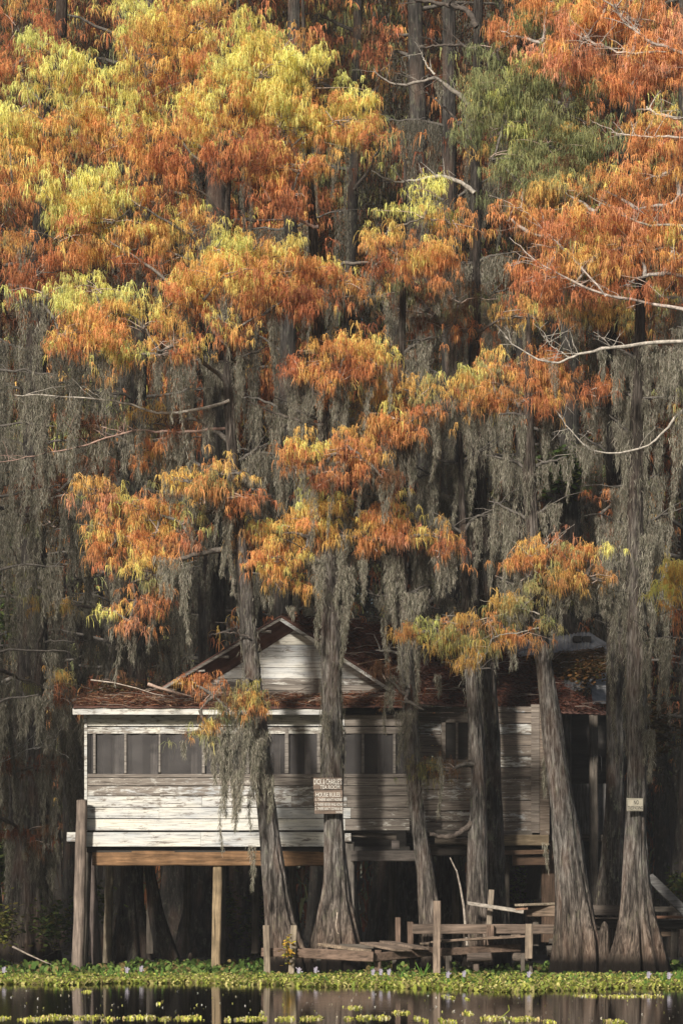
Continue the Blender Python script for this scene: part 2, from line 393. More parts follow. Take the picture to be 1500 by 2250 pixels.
# ------------------------------------------------------------------ trees
def smooth_path(pts, M):
    pts = np.array(pts, float); s = np.concatenate([[0], np.cumsum(np.linalg.norm(np.diff(pts[:, :3], axis=0), axis=1))])
    u = np.linspace(0, s[-1], M); out = np.stack([np.interp(u, s, pts[:, k]) for k in range(pts.shape[1])], -1)
    for _ in range(3):
        o2 = out.copy(); o2[1:-1] = (out[:-2] + 2 * out[1:-1] + out[2:]) / 4; out = o2
    return out
def trunk_mesh(path, M=150, n=44, lobes=7, flare=.3, flz=1.3, seed=0., rough=1.0):
    """path rows: x, y, z, radius, foot first"""
    p = smooth_path(path, M); V = []
    th = np.arange(n) * 2 * np.pi / n
    for k in range(M):
        x, y, z, r = p[k]; h = max(z, 0.)
        fl = flare * math.exp(-(h / flz) ** 1.4)
        row = []
        for t in th:
            ct, st = math.cos(t), math.sin(t)
            lob = abs(math.sin(lobes * .5 * t + seed + .45 * math.sin(h * 1.3 + seed))) ** .55 - .7
            lob2 = math.sin(lobes * 1.5 * t + seed * 3 + h)
            nz = (noise.noise((ct * 5 + seed, st * 5, z * 1.1)) * .13 + noise.noise((ct * 11 + seed, st * 11, z * 2.2)) * .07) * min(1., .2 / max(r, .05)) ** .5 + noise.noise((ct * r * 3 + seed, st * r * 3, z * .7)) * .14
            bk = noise.noise((ct * 7 + seed, st * 7 + seed, z * .5)) * .07
            rr = r * (1 + fl * lob + fl * .2 * lob2 + rough * (nz + bk))
            row.append((x + ct * rr, y + st * rr, z))
        V.append(row)
    V = np.array(V).reshape(-1, 3)
    i = np.arange(M - 1)[:, None] * n; j = np.arange(n)[None, :]; j2 = (j + 1) % n
    Q = np.stack([i + j, i + j2, i + n + j2, i + n + j], axis=-1).reshape(-1, 4)
    b = NP(); b.add(V, Q, np.array((.2, .2, .2))); return b, p
def knot(b, c, r, ax): b.tube(np.array(c) + np.linspace(0, 1, 4)[:, None] * np.array(ax), (r * 1.3, r, r * .8, r * .5), 7, (.16, .13, .11))

class Tree:
    def __init__(s, name, label, pts, d, group=None, lobes=7, flare=.46, M=190, n=64, mat_=None, foot=-.35, rough=1.):
        s.d = d; rows = []
        for q in pts:
            px, py, hw = q[:3]; dd = d + (q[3] if len(q) > 3 else 0)
            v = P(px, py, dd); rows.append((v[0], v[1], v[2], hw * dd / F))
        r0 = list(rows[0]); r0[2] = foot; r0[3] *= 1.12
        if rows[0][2] > foot + .05: rows = [tuple(r0)] + rows
        s.root = empty(name, (rows[0][0], rows[0][1], 0.0), label, 'tree', group)
        b, s.p = trunk_mesh(rows, M, n, lobes, flare, seed=random.uniform(0, 9), rough=rough)
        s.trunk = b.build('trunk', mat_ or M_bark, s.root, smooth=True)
    def at(s, py):
        z = CH + (HY - py) * s.d / F; k = int(np.argmin(abs(s.p[:, 2] - z))); return s.p[k]
    def bough(s, apy, d, ells, dens=1.0, pale=False, moss=0, L=.135, w=.0088, n=14, lab=None):
        """a limb that grows from the trunk at photo row apy, with its foliage and moss"""
        a = s.at(apy); wood = NP(); fol = NP(); ms = NP()
        wc = (.34, .31, .28) if pale else (.13, .115, .1)
        cen = [P(e[0], e[1], d) for e in ells]; start = np.array(a[:3])
        order = sorted(range(len(cen)), key=lambda k: np.linalg.norm(cen[k] - start))
        prev = start; r = min(.06, a[3] * .55)
        main = []
        for q, k in enumerate(order):
            src = min([start] + main, key=lambda v: np.linalg.norm(v - cen[k]) + (0 if v is not start else .6))
            pth = wander(src, cen[k], 10, .10 if src is start else .04, .10)
            r0 = r if src is start else r * .6
            wood.tube(pth, np.linspace(r0, r0 * .4, 10), 7, wc)
            main += [pth[5], pth[7], cen[k]]
        H = []; C = []
        for k, e in enumerate(ells):
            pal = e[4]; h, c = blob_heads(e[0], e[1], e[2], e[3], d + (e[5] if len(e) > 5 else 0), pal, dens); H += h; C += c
            nt_ = max(5, int(len(h) / 20))
            for q in rng.choice(len(h), min(nt_, len(h)), replace=False):
                pth = wander(cen[k] + rng.normal(0, .05, 3), h[q], 6, .07, .12)
                wood.tube(pth, np.linspace(.010, .003, 6), 4, (.40, .31, .26) if rng.random() < .6 else wc)
            for _ in range(moss if rng.random() < .9 else 0):
                tp = P(e[0] + rng.uniform(-.85, .85) * e[2], e[1] + rng.uniform(-.1, .7) * e[3], d + rng.uniform(.0, .5))
                drape(ms, tp, rng.uniform(.09, .3), rng.uniform(.5, 1.5))
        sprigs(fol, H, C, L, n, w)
        lo = wood.build('bough', M_twig, s.root, smooth=True)
        if lab: lo['label'] = lab
        fol.build('foliage', M_leaf, lo)
        if ms.V: ms.build('hanging_moss', M_moss, lo)
        return lo
    def dead_limb(s, apy, tip, d, n=2, sag=.05, moss=4, mlen=(.5, 1.6), col=(.10, .09, .08), r=.035, mw=(.08, .3), dens=1.0):
        """a mostly bare side limb that carries beards of moss"""
        a = np.array(s.at(apy)[:3]); wood = NP(); ms = NP()
        e = P(tip[0], tip[1], d); pth = wander(a, e, 12, sag, .09); wood.tube(pth, np.linspace(r, r * .3, 12), 6, col)
        for _ in range(n):
            k = rng.integers(4, 11); q = pth[k] + np.array((rng.normal(0, .35), rng.normal(0, .3), rng.uniform(-.15, .35)))
            wood.tube(wander(pth[k], q, 5, .05, .12), np.linspace(r * .35, .004, 5), 4, col)
        for _ in range(moss):
            t = rng.uniform(.08, 1.); k = min(10, int(t * 11)); tp = pth[k] + (pth[k + 1] - pth[k]) * (t * 11 - k)
            drape(ms, tp, rng.uniform(*mw), rng.uniform(*mlen), dens)
        lo = wood.build('limb', M_twig, s.root, smooth=True)
        if ms.V: ms.build('hanging_moss', M_moss, lo)
        return lo
    def trunk_moss(s, py0, py1, dens=1.0, stick=.02):
        z1 = CH + (HY - py0) * s.d / F; z0 = CH + (HY - py1) * s.d / F; ms = NP(); st = []
        sel = [q for q in s.p if z0 < q[2] < z1]
        if not sel: return
        for q in sel:
            m = int(2 * math.pi * q[3] * abs(z1 - z0) / len(sel) * 420 * dens)
            cl = max(0, .35 + 1.3 * noise.noise((q[2] * .9, s.d, 3.)))
            a = rng.uniform(0, 2 * np.pi, int(m * min(1.4, cl + .4)))
            st.append(np.stack([q[0] + np.cos(a) * (q[3] * 1.1 + rng.uniform(0, stick + .05 * cl, len(a))), q[1] + np.sin(a) * (q[3] * 1.1 + rng.uniform(0, stick + .05 * cl, len(a))), np.full(len(a), q[2]) + rng.uniform(-.08, .08, len(a))], -1))
        moss_strands(ms, np.concatenate(st), L=.12, w=.0075)
        for _ in range(int(7 * dens)):
            q = sel[rng.integers(0, len(sel))]; a = rng.uniform(0, 2 * np.pi)
            drape(ms, (q[0] + math.cos(a) * (q[3] + .05), q[1] + math.sin(a) * (q[3] + .05), q[2]), rng.uniform(.08, .2), rng.uniform(.5, 1.3))
        ms.build('trunk_moss', M_moss, s.root)

T1 = Tree('cypress_tree', 'slender leaning cypress with its foot at the left end of the low dock', [
 (640,2135,52),(629,2080,38),(613,2000,30),(604,1930,27),(593,1850,22),(581,1750,20),(573,1650,19),(562,1550,19),(552,1450,19),(543,1350,17),(535,1250,16),(525,1150,14),(515,1050,13),(508,950,12),(503,850,11),(500,750,9),(497,600,7),(500,450,6),(510,300,5),(520,150,4),(525,-60,3)], 38.3)
T2 = Tree('cypress_tree', 'cypress with flared pale foot that carries the brown house rules sign before the porch', [
 (737,2130,60),(737,2080,50),(736,2030,42),(737,1980,33),(738,1930,27),(737,1870,23),(733,1800,20),(731,1700,21),(730,1600,22),(728,1500,22),(727,1400,21),(727,1300,18),(726,1200,16),(718,1100,14),(712,1000,13),(710,900,13),(706,800,12),(700,700,11),(693,600,10),(686,500,9),(682,400,7),(675,250,5),(668,100,4),(664,-60,3)], 38.6, lobes=8, flare=.62)
T3 = Tree('cypress_tree', 'thin grey cypress at the dark right corner of the porch', [
 (952,2100,32),(948,2060,25),(945,2000,21),(938,1930,18),(925,1850,17),(912,1750,15),(905,1650,15),(900,1550,16),(893,1450,14),(885,1350,12),(880,1200,11),(878,1050,10),(880,900,9),(884,700,7),(888,500,5),(890,350,3)], 39.0)
T4 = Tree('cypress_tree', 'tall dark cypress with bare limbs reaching left high above the cabin', [
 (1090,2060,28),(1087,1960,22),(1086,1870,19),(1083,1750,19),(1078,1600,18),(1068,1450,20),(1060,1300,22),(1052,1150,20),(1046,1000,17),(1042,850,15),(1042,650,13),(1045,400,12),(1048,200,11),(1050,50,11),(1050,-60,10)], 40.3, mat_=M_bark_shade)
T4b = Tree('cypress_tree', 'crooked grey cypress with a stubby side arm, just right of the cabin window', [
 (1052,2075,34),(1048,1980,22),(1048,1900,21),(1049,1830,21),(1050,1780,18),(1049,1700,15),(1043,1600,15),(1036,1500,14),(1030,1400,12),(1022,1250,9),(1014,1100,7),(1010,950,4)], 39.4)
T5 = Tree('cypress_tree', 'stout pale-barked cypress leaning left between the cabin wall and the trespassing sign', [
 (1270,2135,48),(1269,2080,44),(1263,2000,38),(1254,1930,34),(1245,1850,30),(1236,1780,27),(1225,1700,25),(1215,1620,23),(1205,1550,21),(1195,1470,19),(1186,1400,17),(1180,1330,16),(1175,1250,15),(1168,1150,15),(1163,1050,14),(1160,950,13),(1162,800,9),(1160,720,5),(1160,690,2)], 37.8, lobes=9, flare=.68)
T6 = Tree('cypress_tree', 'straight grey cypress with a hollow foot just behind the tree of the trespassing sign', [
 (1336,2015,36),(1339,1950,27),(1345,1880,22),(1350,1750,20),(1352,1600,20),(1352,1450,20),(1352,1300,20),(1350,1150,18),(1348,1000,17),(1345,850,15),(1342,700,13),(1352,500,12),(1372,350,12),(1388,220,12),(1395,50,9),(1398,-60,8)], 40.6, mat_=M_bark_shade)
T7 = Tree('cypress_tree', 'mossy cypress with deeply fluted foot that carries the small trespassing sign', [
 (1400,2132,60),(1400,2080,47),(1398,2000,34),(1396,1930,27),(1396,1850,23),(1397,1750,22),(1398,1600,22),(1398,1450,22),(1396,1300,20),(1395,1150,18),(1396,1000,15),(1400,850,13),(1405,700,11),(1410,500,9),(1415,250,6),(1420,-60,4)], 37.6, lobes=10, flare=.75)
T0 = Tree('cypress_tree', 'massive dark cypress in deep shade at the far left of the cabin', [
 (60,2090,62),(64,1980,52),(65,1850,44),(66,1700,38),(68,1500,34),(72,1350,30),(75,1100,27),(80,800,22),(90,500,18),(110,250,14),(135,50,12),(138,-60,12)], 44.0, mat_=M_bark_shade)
TL = Tree('cypress_tree', 'grey cypress rising behind the left porch roof, its forked foot under the floor', [
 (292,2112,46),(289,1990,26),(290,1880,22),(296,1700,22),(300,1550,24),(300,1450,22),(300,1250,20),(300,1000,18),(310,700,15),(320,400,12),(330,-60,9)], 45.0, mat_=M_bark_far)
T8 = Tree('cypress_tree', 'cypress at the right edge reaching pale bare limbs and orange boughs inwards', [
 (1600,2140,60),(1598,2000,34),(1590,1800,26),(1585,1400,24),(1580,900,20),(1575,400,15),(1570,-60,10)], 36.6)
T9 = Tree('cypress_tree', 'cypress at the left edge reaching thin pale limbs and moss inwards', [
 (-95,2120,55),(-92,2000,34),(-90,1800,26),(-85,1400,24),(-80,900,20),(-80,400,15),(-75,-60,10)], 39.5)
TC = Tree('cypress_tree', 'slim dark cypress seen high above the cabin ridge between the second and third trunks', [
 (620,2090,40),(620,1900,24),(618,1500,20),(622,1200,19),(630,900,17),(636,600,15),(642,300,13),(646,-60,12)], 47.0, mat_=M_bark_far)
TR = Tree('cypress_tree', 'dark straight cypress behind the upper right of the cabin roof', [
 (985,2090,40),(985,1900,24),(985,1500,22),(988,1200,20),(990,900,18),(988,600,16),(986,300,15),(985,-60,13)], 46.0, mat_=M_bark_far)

# boughs, traced in rows from the top
T1.bough(170, 37.6, [(340,45,130,55,'Y'),(360,130,110,70,'O'),(430,60,80,60,'O'),(280,110,50,70,'y'),(330,190,60,40,'R')], lab='yellow and rust bough at the very top left of the crown')
T1.bough(330, 37.2, [(560,65,62,60,'y'),(470,180,75,60,'Y'),(570,170,100,75,'Y'),(680,190,90,75,'Y'),(420,200,35,55,'y'),(620,110,60,60,'Y')], 1.1)
T2.bough(420, 37.3, [(740,270,80,65,'Y'),(620,280,120,75,'Y'),(500,290,90,70,'O'),(660,370,100,50,'O'),(450,270,50,70,'Y'),(560,350,110,50,'R'),(640,430,50,45,'R'),(790,300,40,60,'O')], 1.05)
T1.bough(420, 37.9, [(110,120,65,48,'y'),(130,200,70,60,'Y'),(60,240,60,50,'y'),(120,280,110,50,'Y'),(190,200,45,70,'O')])
T9.bough(380, 37.8, [(20,300,70,50,'Y'),(60,350,70,50,'O'),(20,260,60,40,'y'),(30,410,50,40,'O')])
T1.bough(500, 37.7, [(235,240,70,45,'Y'),(300,270,60,40,'Y'),(250,310,110,45,'O'),(350,330,70,50,'O'),(310,230,30,22,'y'),(400,400,70,40,'R')])
T1.bough(640, 37.5, [(90,410,70,50,'Y'),(120,460,80,50,'y'),(220,420,55,50,'y'),(250,490,100,45,'Y'),(130,530,100,50,'O'),(300,450,50,50,'O'),(170,490,50,35,'Y')], 1.0, moss=1)
T1.bough(660, 38.0, [(380,480,70,40,'Y'),(430,500,50,40,'O'),(320,540,80,50,'O'),(210,590,110,45,'R'),(80,600,80,50,'R'),(390,560,40,40,'O')], .9, moss=1)
T1.bough(800, 37.2, [(480,550,45,40,'Y'),(570,530,40,40,'y'),(540,580,100,40,'Y'),(480,620,100,40,'O'),(620,600,80,50,'O'),(560,650,80,40,'O'),(430,640,60,40,'O'),(520,720,45,45,'O'),(660,650,60,50,'R'),(580,690,50,35,'R')], 1.1, moss=1)
T2.bough(700, 37.6, [(720,600,50,32,'O'),(680,590,40,30,'Y'),(755,620,30,28,'O'),(640,680,30,30,'R')], .9, moss=1)
T1.bough(860, 37.0, [(85,660,52,30,'y'),(120,700,80,38,'Y'),(210,640,60,34,'y'),(260,680,70,45,'Y'),(200,730,110,40,'O'),(320,720,80,42,'O'),(270,780,45,34,'Y'),(340,780,75,34,'O'),(380,760,40,30,'O'),(130,740,50,28,'O')], 1.15, moss=2)
T2.bough(620, 37.8, [(950,425,36,26,'y'),(930,480,80,40,'Y'),(990,490,40,35,'O'),(850,510,45,35,'Y'),(870,560,80,45,'O'),(960,560,50,50,'O'),(940,620,28,30,'R'),(830,580,45,35,'R')], 1.1, moss=1, lab='bough with one lime tuft above orange leaves')
T4.bough(260, 37.0, [(1120,200,90,70,'G'),(1210,240,110,60,'G'),(1100,290,90,60,'G'),(1200,320,120,55,'G'),(1290,270,60,70,'G'),(1130,390,90,50,'G'),(1170,50,60,40,'G'),(1090,110,60,50,'G'),(1230,410,70,40,'B'),(1080,350,50,40,'G'),(1250,340,70,50,'G'),(1160,460,60,30,'M')], 1.3, lab='olive green bough, the only green one')
T8.bough(150, 36.4, [(1110,80,55,35,'S'),(1190,95,80,40,'S'),(1290,80,100,60,'S'),(1400,50,110,60,'S'),(1250,140,90,35,'S'),(1390,130,110,50,'S'),(1460,160,70,60,'S'),(1380,200,60,40,'R'),(1200,20,60,40,'O'),(1330,20,90,40,'O')], 1.15, pale=True)
T8.bough(420, 36.2, [(1420,290,70,40,'O'),(1470,330,70,60,'S'),(1440,390,80,45,'S'),(1330,420,80,35,'O'),(1400,460,110,45,'S'),(1250,430,60,30,'M'),(1300,480,80,30,'S'),(1470,450,60,60,'S')], 1.2, pale=True)
T8.bough(640, 36.3, [(1160,510,70,35,'S'),(1230,540,70,40,'S'),(1120,480,45,32,'R'),(1200,590,80,38,'S'),(1310,560,80,40,'O'),(1400,540,80,45,'S'),(1260,630,90,35,'S'),(1380,620,90,40,'R'),(1460,600,70,50,'R'),(1170,620,50,30,'R'),(1480,540,50,50,'O')], .95, pale=True)
T6.bough(560, 39.2, [(1290,520,50,50,'G'),(1250,600,40,30,'B'),(1330,520,50,40,'M'),(1400,680,90,40,'M'),(1290,690,70,35,'M'),(1450,650,60,40,'R')], .8, moss=2)
T4.bough(820, 39.3, [(1180,700,70,35,'M'),(1240,680,50,30,'M'),(1100,700,60,30,'R'),(1010,660,80,35,'B'),(940,680,90,35,'B'),(1050,730,70,30,'R'),(900,640,60,30,'B'),(980,720,60,25,'D')], .8, moss=1)
T2.bough(880, 37.7, [(760,780,75,30,'O'),(700,800,40,35,'O'),(820,800,45,35,'O'),(690,860,36,45,'R'),(740,830,50,30,'R'),(660,810,35,30,'R')], 1.0, moss=2)
T3.bough(980, 38.2, [(860,850,70,35,'M'),(920,870,60,30,'M'),(930,910,60,40,'O'),(870,930,60,35,'O'),(850,970,45,30,'O'),(970,900,35,30,'O'),(900,960,50,25,'R')], 1.1, moss=2)
T5.bough(960, 38.0, [(1080,830,60,35,'M'),(1120,800,60,30,'O'),(1170,830,50,32,'S'),(1060,880,60,35,'O'),(1130,880,90,32,'O'),(1200,860,60,35,'S'),(1250,830,50,30,'S'),(1300,860,45,28,'R'),(1020,860,40,30,'M'),(1170,800,60,25,'R')], 1.1, moss=2)
T2.bough(1080, 37.5, [(760,980,60,38,'O'),(700,1000,60,38,'O'),(650,1030,42,30,'O'),(800,1010,45,35,'R'),(740,1050,75,32,'R'),(840,1050,35,25,'D')], 1.0, moss=1)
T2.bough(1180, 38.35, [(720,1110,60,38,'Y'),(790,1120,60,35,'Y'),(850,1140,50,35,'O'),(690,1150,70,35,'O'),(620,1170,60,28,'O'),(570,1170,35,24,'Y'),(610,1230,60,40,'O'),(670,1210,60,40,'O'),(620,1290,50,40,'O'),(750,1180,70,32,'O'),(900,1180,50,30,'S'),(960,1180,38,30,'O'),(970,1220,28,28,'R'),(820,1190,50,28,'O')], 1.2, moss=1, lab='wide lowest orange and gold bough in front of the trunk')
T1.bough(1060, 37.6, [(480,1045,60,30,'M'),(420,1060,45,32,'M'),(530,1040,30,28,'O'),(510,1090,50,28,'O'),(380,1050,30,22,'Y'),(440,1100,50,22,'M')], 1.1, moss=1)
T1.bough(1120, 38.0, [(210,1085,28,16,'S'),(240,1105,28,18,'S'),(290,1110,55,28,'Y'),(340,1130,60,30,'O'),(220,1160,34,24,'M'),(260,1180,60,36,'O'),(340,1180,60,30,'O'),(400,1150,50,30,'M'),(420,1190,40,26,'S'),(230,1220,40,28,'S'),(310,1210,45,26,'O')], 1.2, moss=1)
T1.bough(1210, 38.0, [(330,1250,38,26,'O'),(290,1280,50,30,'O'),(300,1320,50,30,'O'),(260,1350,36,24,'Y'),(280,1380,26,24,'S'),(340,1290,30,24,'M')], 1.1, moss=1)
T1.bough(980, 38.6, [(340,930,38,38,'O'),(310,990,34,40,'O'),(370,970,40,40,'R'),(400,920,30,20,'D'),(230,950,60,18,'D')], .8, moss=3)
T5.bough(1280, 37.3, [(1130,1245,40,20,'O'),(1180,1230,50,26,'O'),(1220,1200,45,24,'S'),(1250,1240,60,30,'M'),(1310,1230,50,26,'O'),(1160,1270,50,22,'Y'),(1230,1280,60,28,'M'),(1300,1270,50,22,'M'),(1330,1280,30,18,'R')], 1.2, moss=2)
T5.bough(1330, 37.2, [(1150,1330,50,28,'M'),(1090,1360,50,28,'M'),(1180,1370,30,30,'M'),(1020,1380,50,26,'M'),(960,1385,50,18,'M'),(900,1398,30,12,'M'),(1040,1430,40,32,'M'),(1010,1470,26,24,'O'),(1120,1400,34,22,'O'),(1000,1420,30,22,'M')], 1.15, moss=1)
T6.bough(1180, 39.4, [(1345,1105,38,26,'R'),(1330,1170,36,22,'R'),(1370,1180,34,18,'R'),(1320,1130,30,20,'R')], .7)
T8.bough(1330, 34.6, [(1490,1265,30,34,'Y'),(1475,1300,34,34,'Y'),(1500,1330,40,30,'O'),(1450,1350,22,12,'R')], 1.3, pale=True, w=.013, lab='small bright yellow bough close to the view')
T1.bough(1500, 37.4, [(430,1505,40,24,'R'),(470,1530,40,30,'R'),(440,1560,34,26,'R'),(540,1530,36,30,'M'),(555,1560,26,24,'O'),(500,1560,40,26,'B'),(410,1610,10,26,'M'),(450,1610,12,22,'M')], .75, moss=2)
T3.bough(1520, 38.4, [(890,1540,60,14,'B'),(930,1560,50,14,'B'),(850,1490,40,16,'D')], .6, moss=2)
T4b.bough(1680, 39.0, [(960,1690,50,12,'B'),(990,1695,30,12,'B'),(930,1700,26,14,'M')], .7)
T9.bough(1150, 41.5, [(60,1060,80,40,'D'),(130,1080,70,40,'D'),(40,1130,60,40,'D'),(110,1150,70,30,'B'),(190,1030,50,24,'D')], .6, moss=3)
T9.bough(1500, 41.8, [(40,1490,60,20,'B'),(100,1510,60,20,'M'),(160,1540,50,20,'D'),(230,1510,50,18,'D'),(60,1280,60,40,'B'),(100,1330,40,24,'M')], .45, moss=3)
T9.bough(1800, 41.5, [(60,1830,70,24,'D'),(120,1690,40,14,'D'),(20,1700,30,24,'D'),(100,1860,40,16,'D')], .4, moss=3)
T0.bough(250, 42.0, [(40,60,80,60,'R'),(100,100,60,50,'R'),(30,150,60,50,'R'),(190,330,50,30,'R')], .8)
T9.bough(560, 41.0, [(30,480,50,60,'R'),(60,560,60,50,'R'),(100,640,90,30,'D'),(20,700,60,30,'D')], .7, moss=2)

# the pale and dark bare limbs the photo shows
def limb_px(tree, pts, d, r0, r1, col, moss=0, mlen=(.4, 1.2), twigs=0, name='bare_limb'):
    wood = NP(); ms = NP(); p = np.array([P(q[0], q[1], d + (q[2] if len(q) > 2 else 0)) for q in pts])
    s = np.linspace(0, 1, len(p)); u = np.linspace(0, 1, 24); pp = np.stack([np.interp(u, s, p[:, k]) for k in range(3)], -1)
    for _ in range(2): pp[1:-1] = (pp[:-2] + 2 * pp[1:-1] + pp[2:]) / 4
    pp += rng.normal(0, .008, pp.shape); rr = np.linspace(r0, r1, 24) * .62 * rng.uniform(.82, 1.18, 24); wood.tube(pp, rr, 7, col)
    for _ in range(twigs * 2):
        k = rng.integers(5, 23); q = pp[k] + np.array((rng.normal(0, .25) + (pp[-1] - pp[0])[0] * .06, rng.normal(0, .2), rng.uniform(-.1, .4)))
        w1 = wander(pp[k], q, 6, .05, .12); wood.tube(w1, np.linspace(max(r1 * .6, .006), .0025, 6), 4, col)
        q2 = w1[3] + rng.normal(0, .12, 3); wood.tube(wander(w1[3], q2, 4, 0, .1), (.005, .004, .003, .002), 4, col)
    for _ in range(moss):
        k = rng.integers(2, 23); drape(ms, pp[k], rng.uniform(.1, .3), rng.uniform(*mlen))
    lo = wood.build(name, M_twig, tree.root, smooth=True)
    if ms.V: ms.build('hanging_moss', M_moss, lo)
PALE = (.38, .345, .30); GREY = (.22, .195, .17); DKW = (.09, .075, .065)
limb_px(T8, [(1580,740),(1460,752),(1340,765),(1290,772),(1250,785),(1225,802),(1180,790),(1130,760),(1108,740)], 36.2, .055, .01, PALE, moss=3, twigs=9)
limb_px(T8, [(1250,785),(1210,760),(1190,735)], 36.2, .02, .004, PALE, twigs=4)
limb_px(T8, [(1578,700),(1450,670),(1330,650),(1240,610),(1170,570),(1120,520)], 36.1, .05, .008, (.42, .36, .32), twigs=8)
limb_px(T8, [(1330,650),(1250,560),(1190,500),(1140,450)], 36.1, .025, .006, (.42, .36, .32), twigs=6)
limb_px(T8, [(1580,860),(1500,890),(1460,950),(1410,990),(1330,998),(1290,985),(1250,945),(1225,912)], 36.6, .04, .008, PALE, moss=4, twigs=4)
limb_px(T8, [(1575,150),(1480,110),(1420,90),(1370,50),(1350,10)], 36.0, .05, .02, (.36, .3, .26), twigs=8)
limb_px(T8, [(1575,520),(1500,495),(1420,495),(1380,480),(1290,430)], 36.0, .045, .01, (.3, .27, .22), twigs=6)
limb_px(T8, [(1575,310),(1480,300),(1400,300),(1340,290)], 36.0, .04, .01, (.48, .42, .37), twigs=5)
limb_px(T8, [(1575,270),(1500,262),(1440,250),(1420,235)], 36.0, .045, .02, (.5, .44, .38), twigs=4)
limb_px(T8, [(1500,112),(1420,116),(1360,116),(1300,95),(1240,60)], 36.1, .03, .008, (.45, .38, .33), twigs=8)
limb_px(T4, [(1046,60),(1030,25),(990,12),(940,5),(890,-5)], 39.4, .09, .035, DKW, twigs=3)
limb_px(T4, [(1044,250),(1020,215),(985,195),(955,165),(920,183),(870,188),(840,175),(820,150)], 39.2, .075, .012, GREY, twigs=6, moss=2)
limb_px(T4, [(955,165),(935,140),(925,115)], 39.2, .03, .008, PALE, twigs=2)
limb_px(T4, [(1043,425),(1015,402),(970,385),(930,392),(880,402),(850,395),(815,375)], 39.0, .07, .014, (.34, .31, .27), twigs=5, moss=1)
limb_px(T4, [(1043,330),(1000,260),(960,220),(930,200),(900,170)], 39.5, .04, .01, DKW, twigs=3)
limb_px(T4, [(1044,110),(1010,98),(960,100),(920,106)], 39.6, .05, .02, DKW, twigs=3)
limb_px(T1, [(500,760),(440,690),(350,600),(290,560),(240,530),(190,500)], 37.7, .055, .012, (.17, .15, .13), twigs=6)
limb_px(T1, [(505,880),(440,900),(350,912),(280,885),(200,875),(110,868),(30,868)], 38.2, .045, .01, (.45, .41, .36), moss=14, mlen=(.6, 1.7), twigs=6)
limb_px(T1, [(508,940),(400,950),(290,945),(200,975),(90,1000),(0,1015)], 38.4, .04, .01, (.33, .22, .18), moss=12, mlen=(.5, 1.5), twigs=8)
limb_px(T2, [(700,500),(650,480),(590,440),(560,380),(520,310),(480,260)], 37.6, .05, .012, (.2, .15, .13), twigs=6)
limb_px(T2, [(712,935),(660,925),(600,905),(540,880)], 38.5, .05, .02, DKW, moss=8, mlen=(.6, 1.6))
limb_px(T5, [(1184,1350),(1150,1335),(1090,1352),(1030,1368),(1000,1372)], 37.1, .02, .006, PALE, twigs=4)
limb_px(T5, [(1184,1380),(1110,1395),(1080,1400),(1070,1430),(1050,1458)], 36.9, .016, .007, PALE, twigs=2)
limb_px(T5, [(1178,1260),(1160,1225),(1200,1205),(1230,1192)], 37.2, .014, .005, PALE, twigs=4)
limb_px(T0, [(85,1290),(140,1325),(230,1340),(300,1318)], 43.5, .06, .02, DKW, moss=3)
limb_px(T4b, [(1040,1800,0),(1022,1822,-.1),(995,1838,-.2),(960,1838,-.2),(935,1830,-.3)], 39.4, .09, .06, (.17, .14, .12), name='arm')
limb_px(T9, [(-88,1700),(20,1670),(60,1645),(110,1640),(150,1665)], 41.2, .022, .006, (.4, .38, .35), twigs=6)
limb_px(T1, [(548,1400),(520,1392),(490,1388),(460,1396)], 38.1, .025, .012, DKW, twigs=3)

# moss-bearing side limbs, thick curtains between rows 750 and 1500
def curtains(tree, rows, reach, moss, mlen, side=0, dd=.8, dens=1.0):
    moss = max(2, int(moss * .85)); mlen = (mlen[0] * .8, mlen[1] * 1.3)
    for y in rows:
        for sd in ((-1, 1) if side == 0 else (side,)):
            x = tree.at(y)[0] / tree.d * F + CX
            tip = (x + sd * rng.uniform(.6, 1.) * reach, y + rng.uniform(-40, 30))
            tree.dead_limb(y + 20, tip, tree.d + rng.uniform(-.3, dd), moss=moss, mlen=mlen, dens=dens)
curtains(T1, (780, 1000), 110, 7, (.6, 1.7))
curtains(T2, (760, 900, 1010, 1230), 120, 6, (.5, 1.6))
curtains(T3, (760, 880, 1040, 1160, 1290, 1420), 90, 5, (.6, 1.7))
curtains(T4, (560, 640, 900, 1000, 1100, 1220, 1350), 100, 6, (.6, 2.0))
curtains(T4b, (1000, 1150, 1450), 70, 4, (.5, 1.4))
curtains(T5, (900, 1010, 1120, 1300), 100, 5, (.5, 1.4))
curtains(T6, (760, 880, 980, 1080, 1200, 1290), 80, 6, (.6, 2.0))
curtains(T7, (780, 860, 950, 1050, 1150, 1280, 1400), 80, 6, (.6, 2.0))
MOSSK[0] = .6
curtains(T0, (760, 850, 960, 1080, 1200, 1300, 1400, 1520, 1600, 1700), 150, 8, (.7, 2.2))
curtains(TL, (500, 760, 860, 960, 1060, 1160, 1260, 1330, 1400), 170, 9, (.8, 2.4))
curtains(TC, (300, 480, 620, 760, 880, 980, 1080, 1180, 1260), 150, 8, (.8, 2.6))
curtains(TR, (260, 420, 560, 700, 820, 920, 1020, 1120, 1220, 1320), 150, 9, (.8, 2.6))
MOSSK[0] = .85
curtains(T9, (800, 930, 1100, 1250, 1420, 1560), 230, 9, (.7, 2.0), side=1)
curtains(T8, (740, 800), 110, 8, (.6, 1.8), side=-1)
T1.trunk_moss(1100, 1720, 1.1); T2.trunk_moss(1150, 1700, 1.5); T3.trunk_moss(1300, 1760, 1.5); T4.trunk_moss(900, 1500, .8)
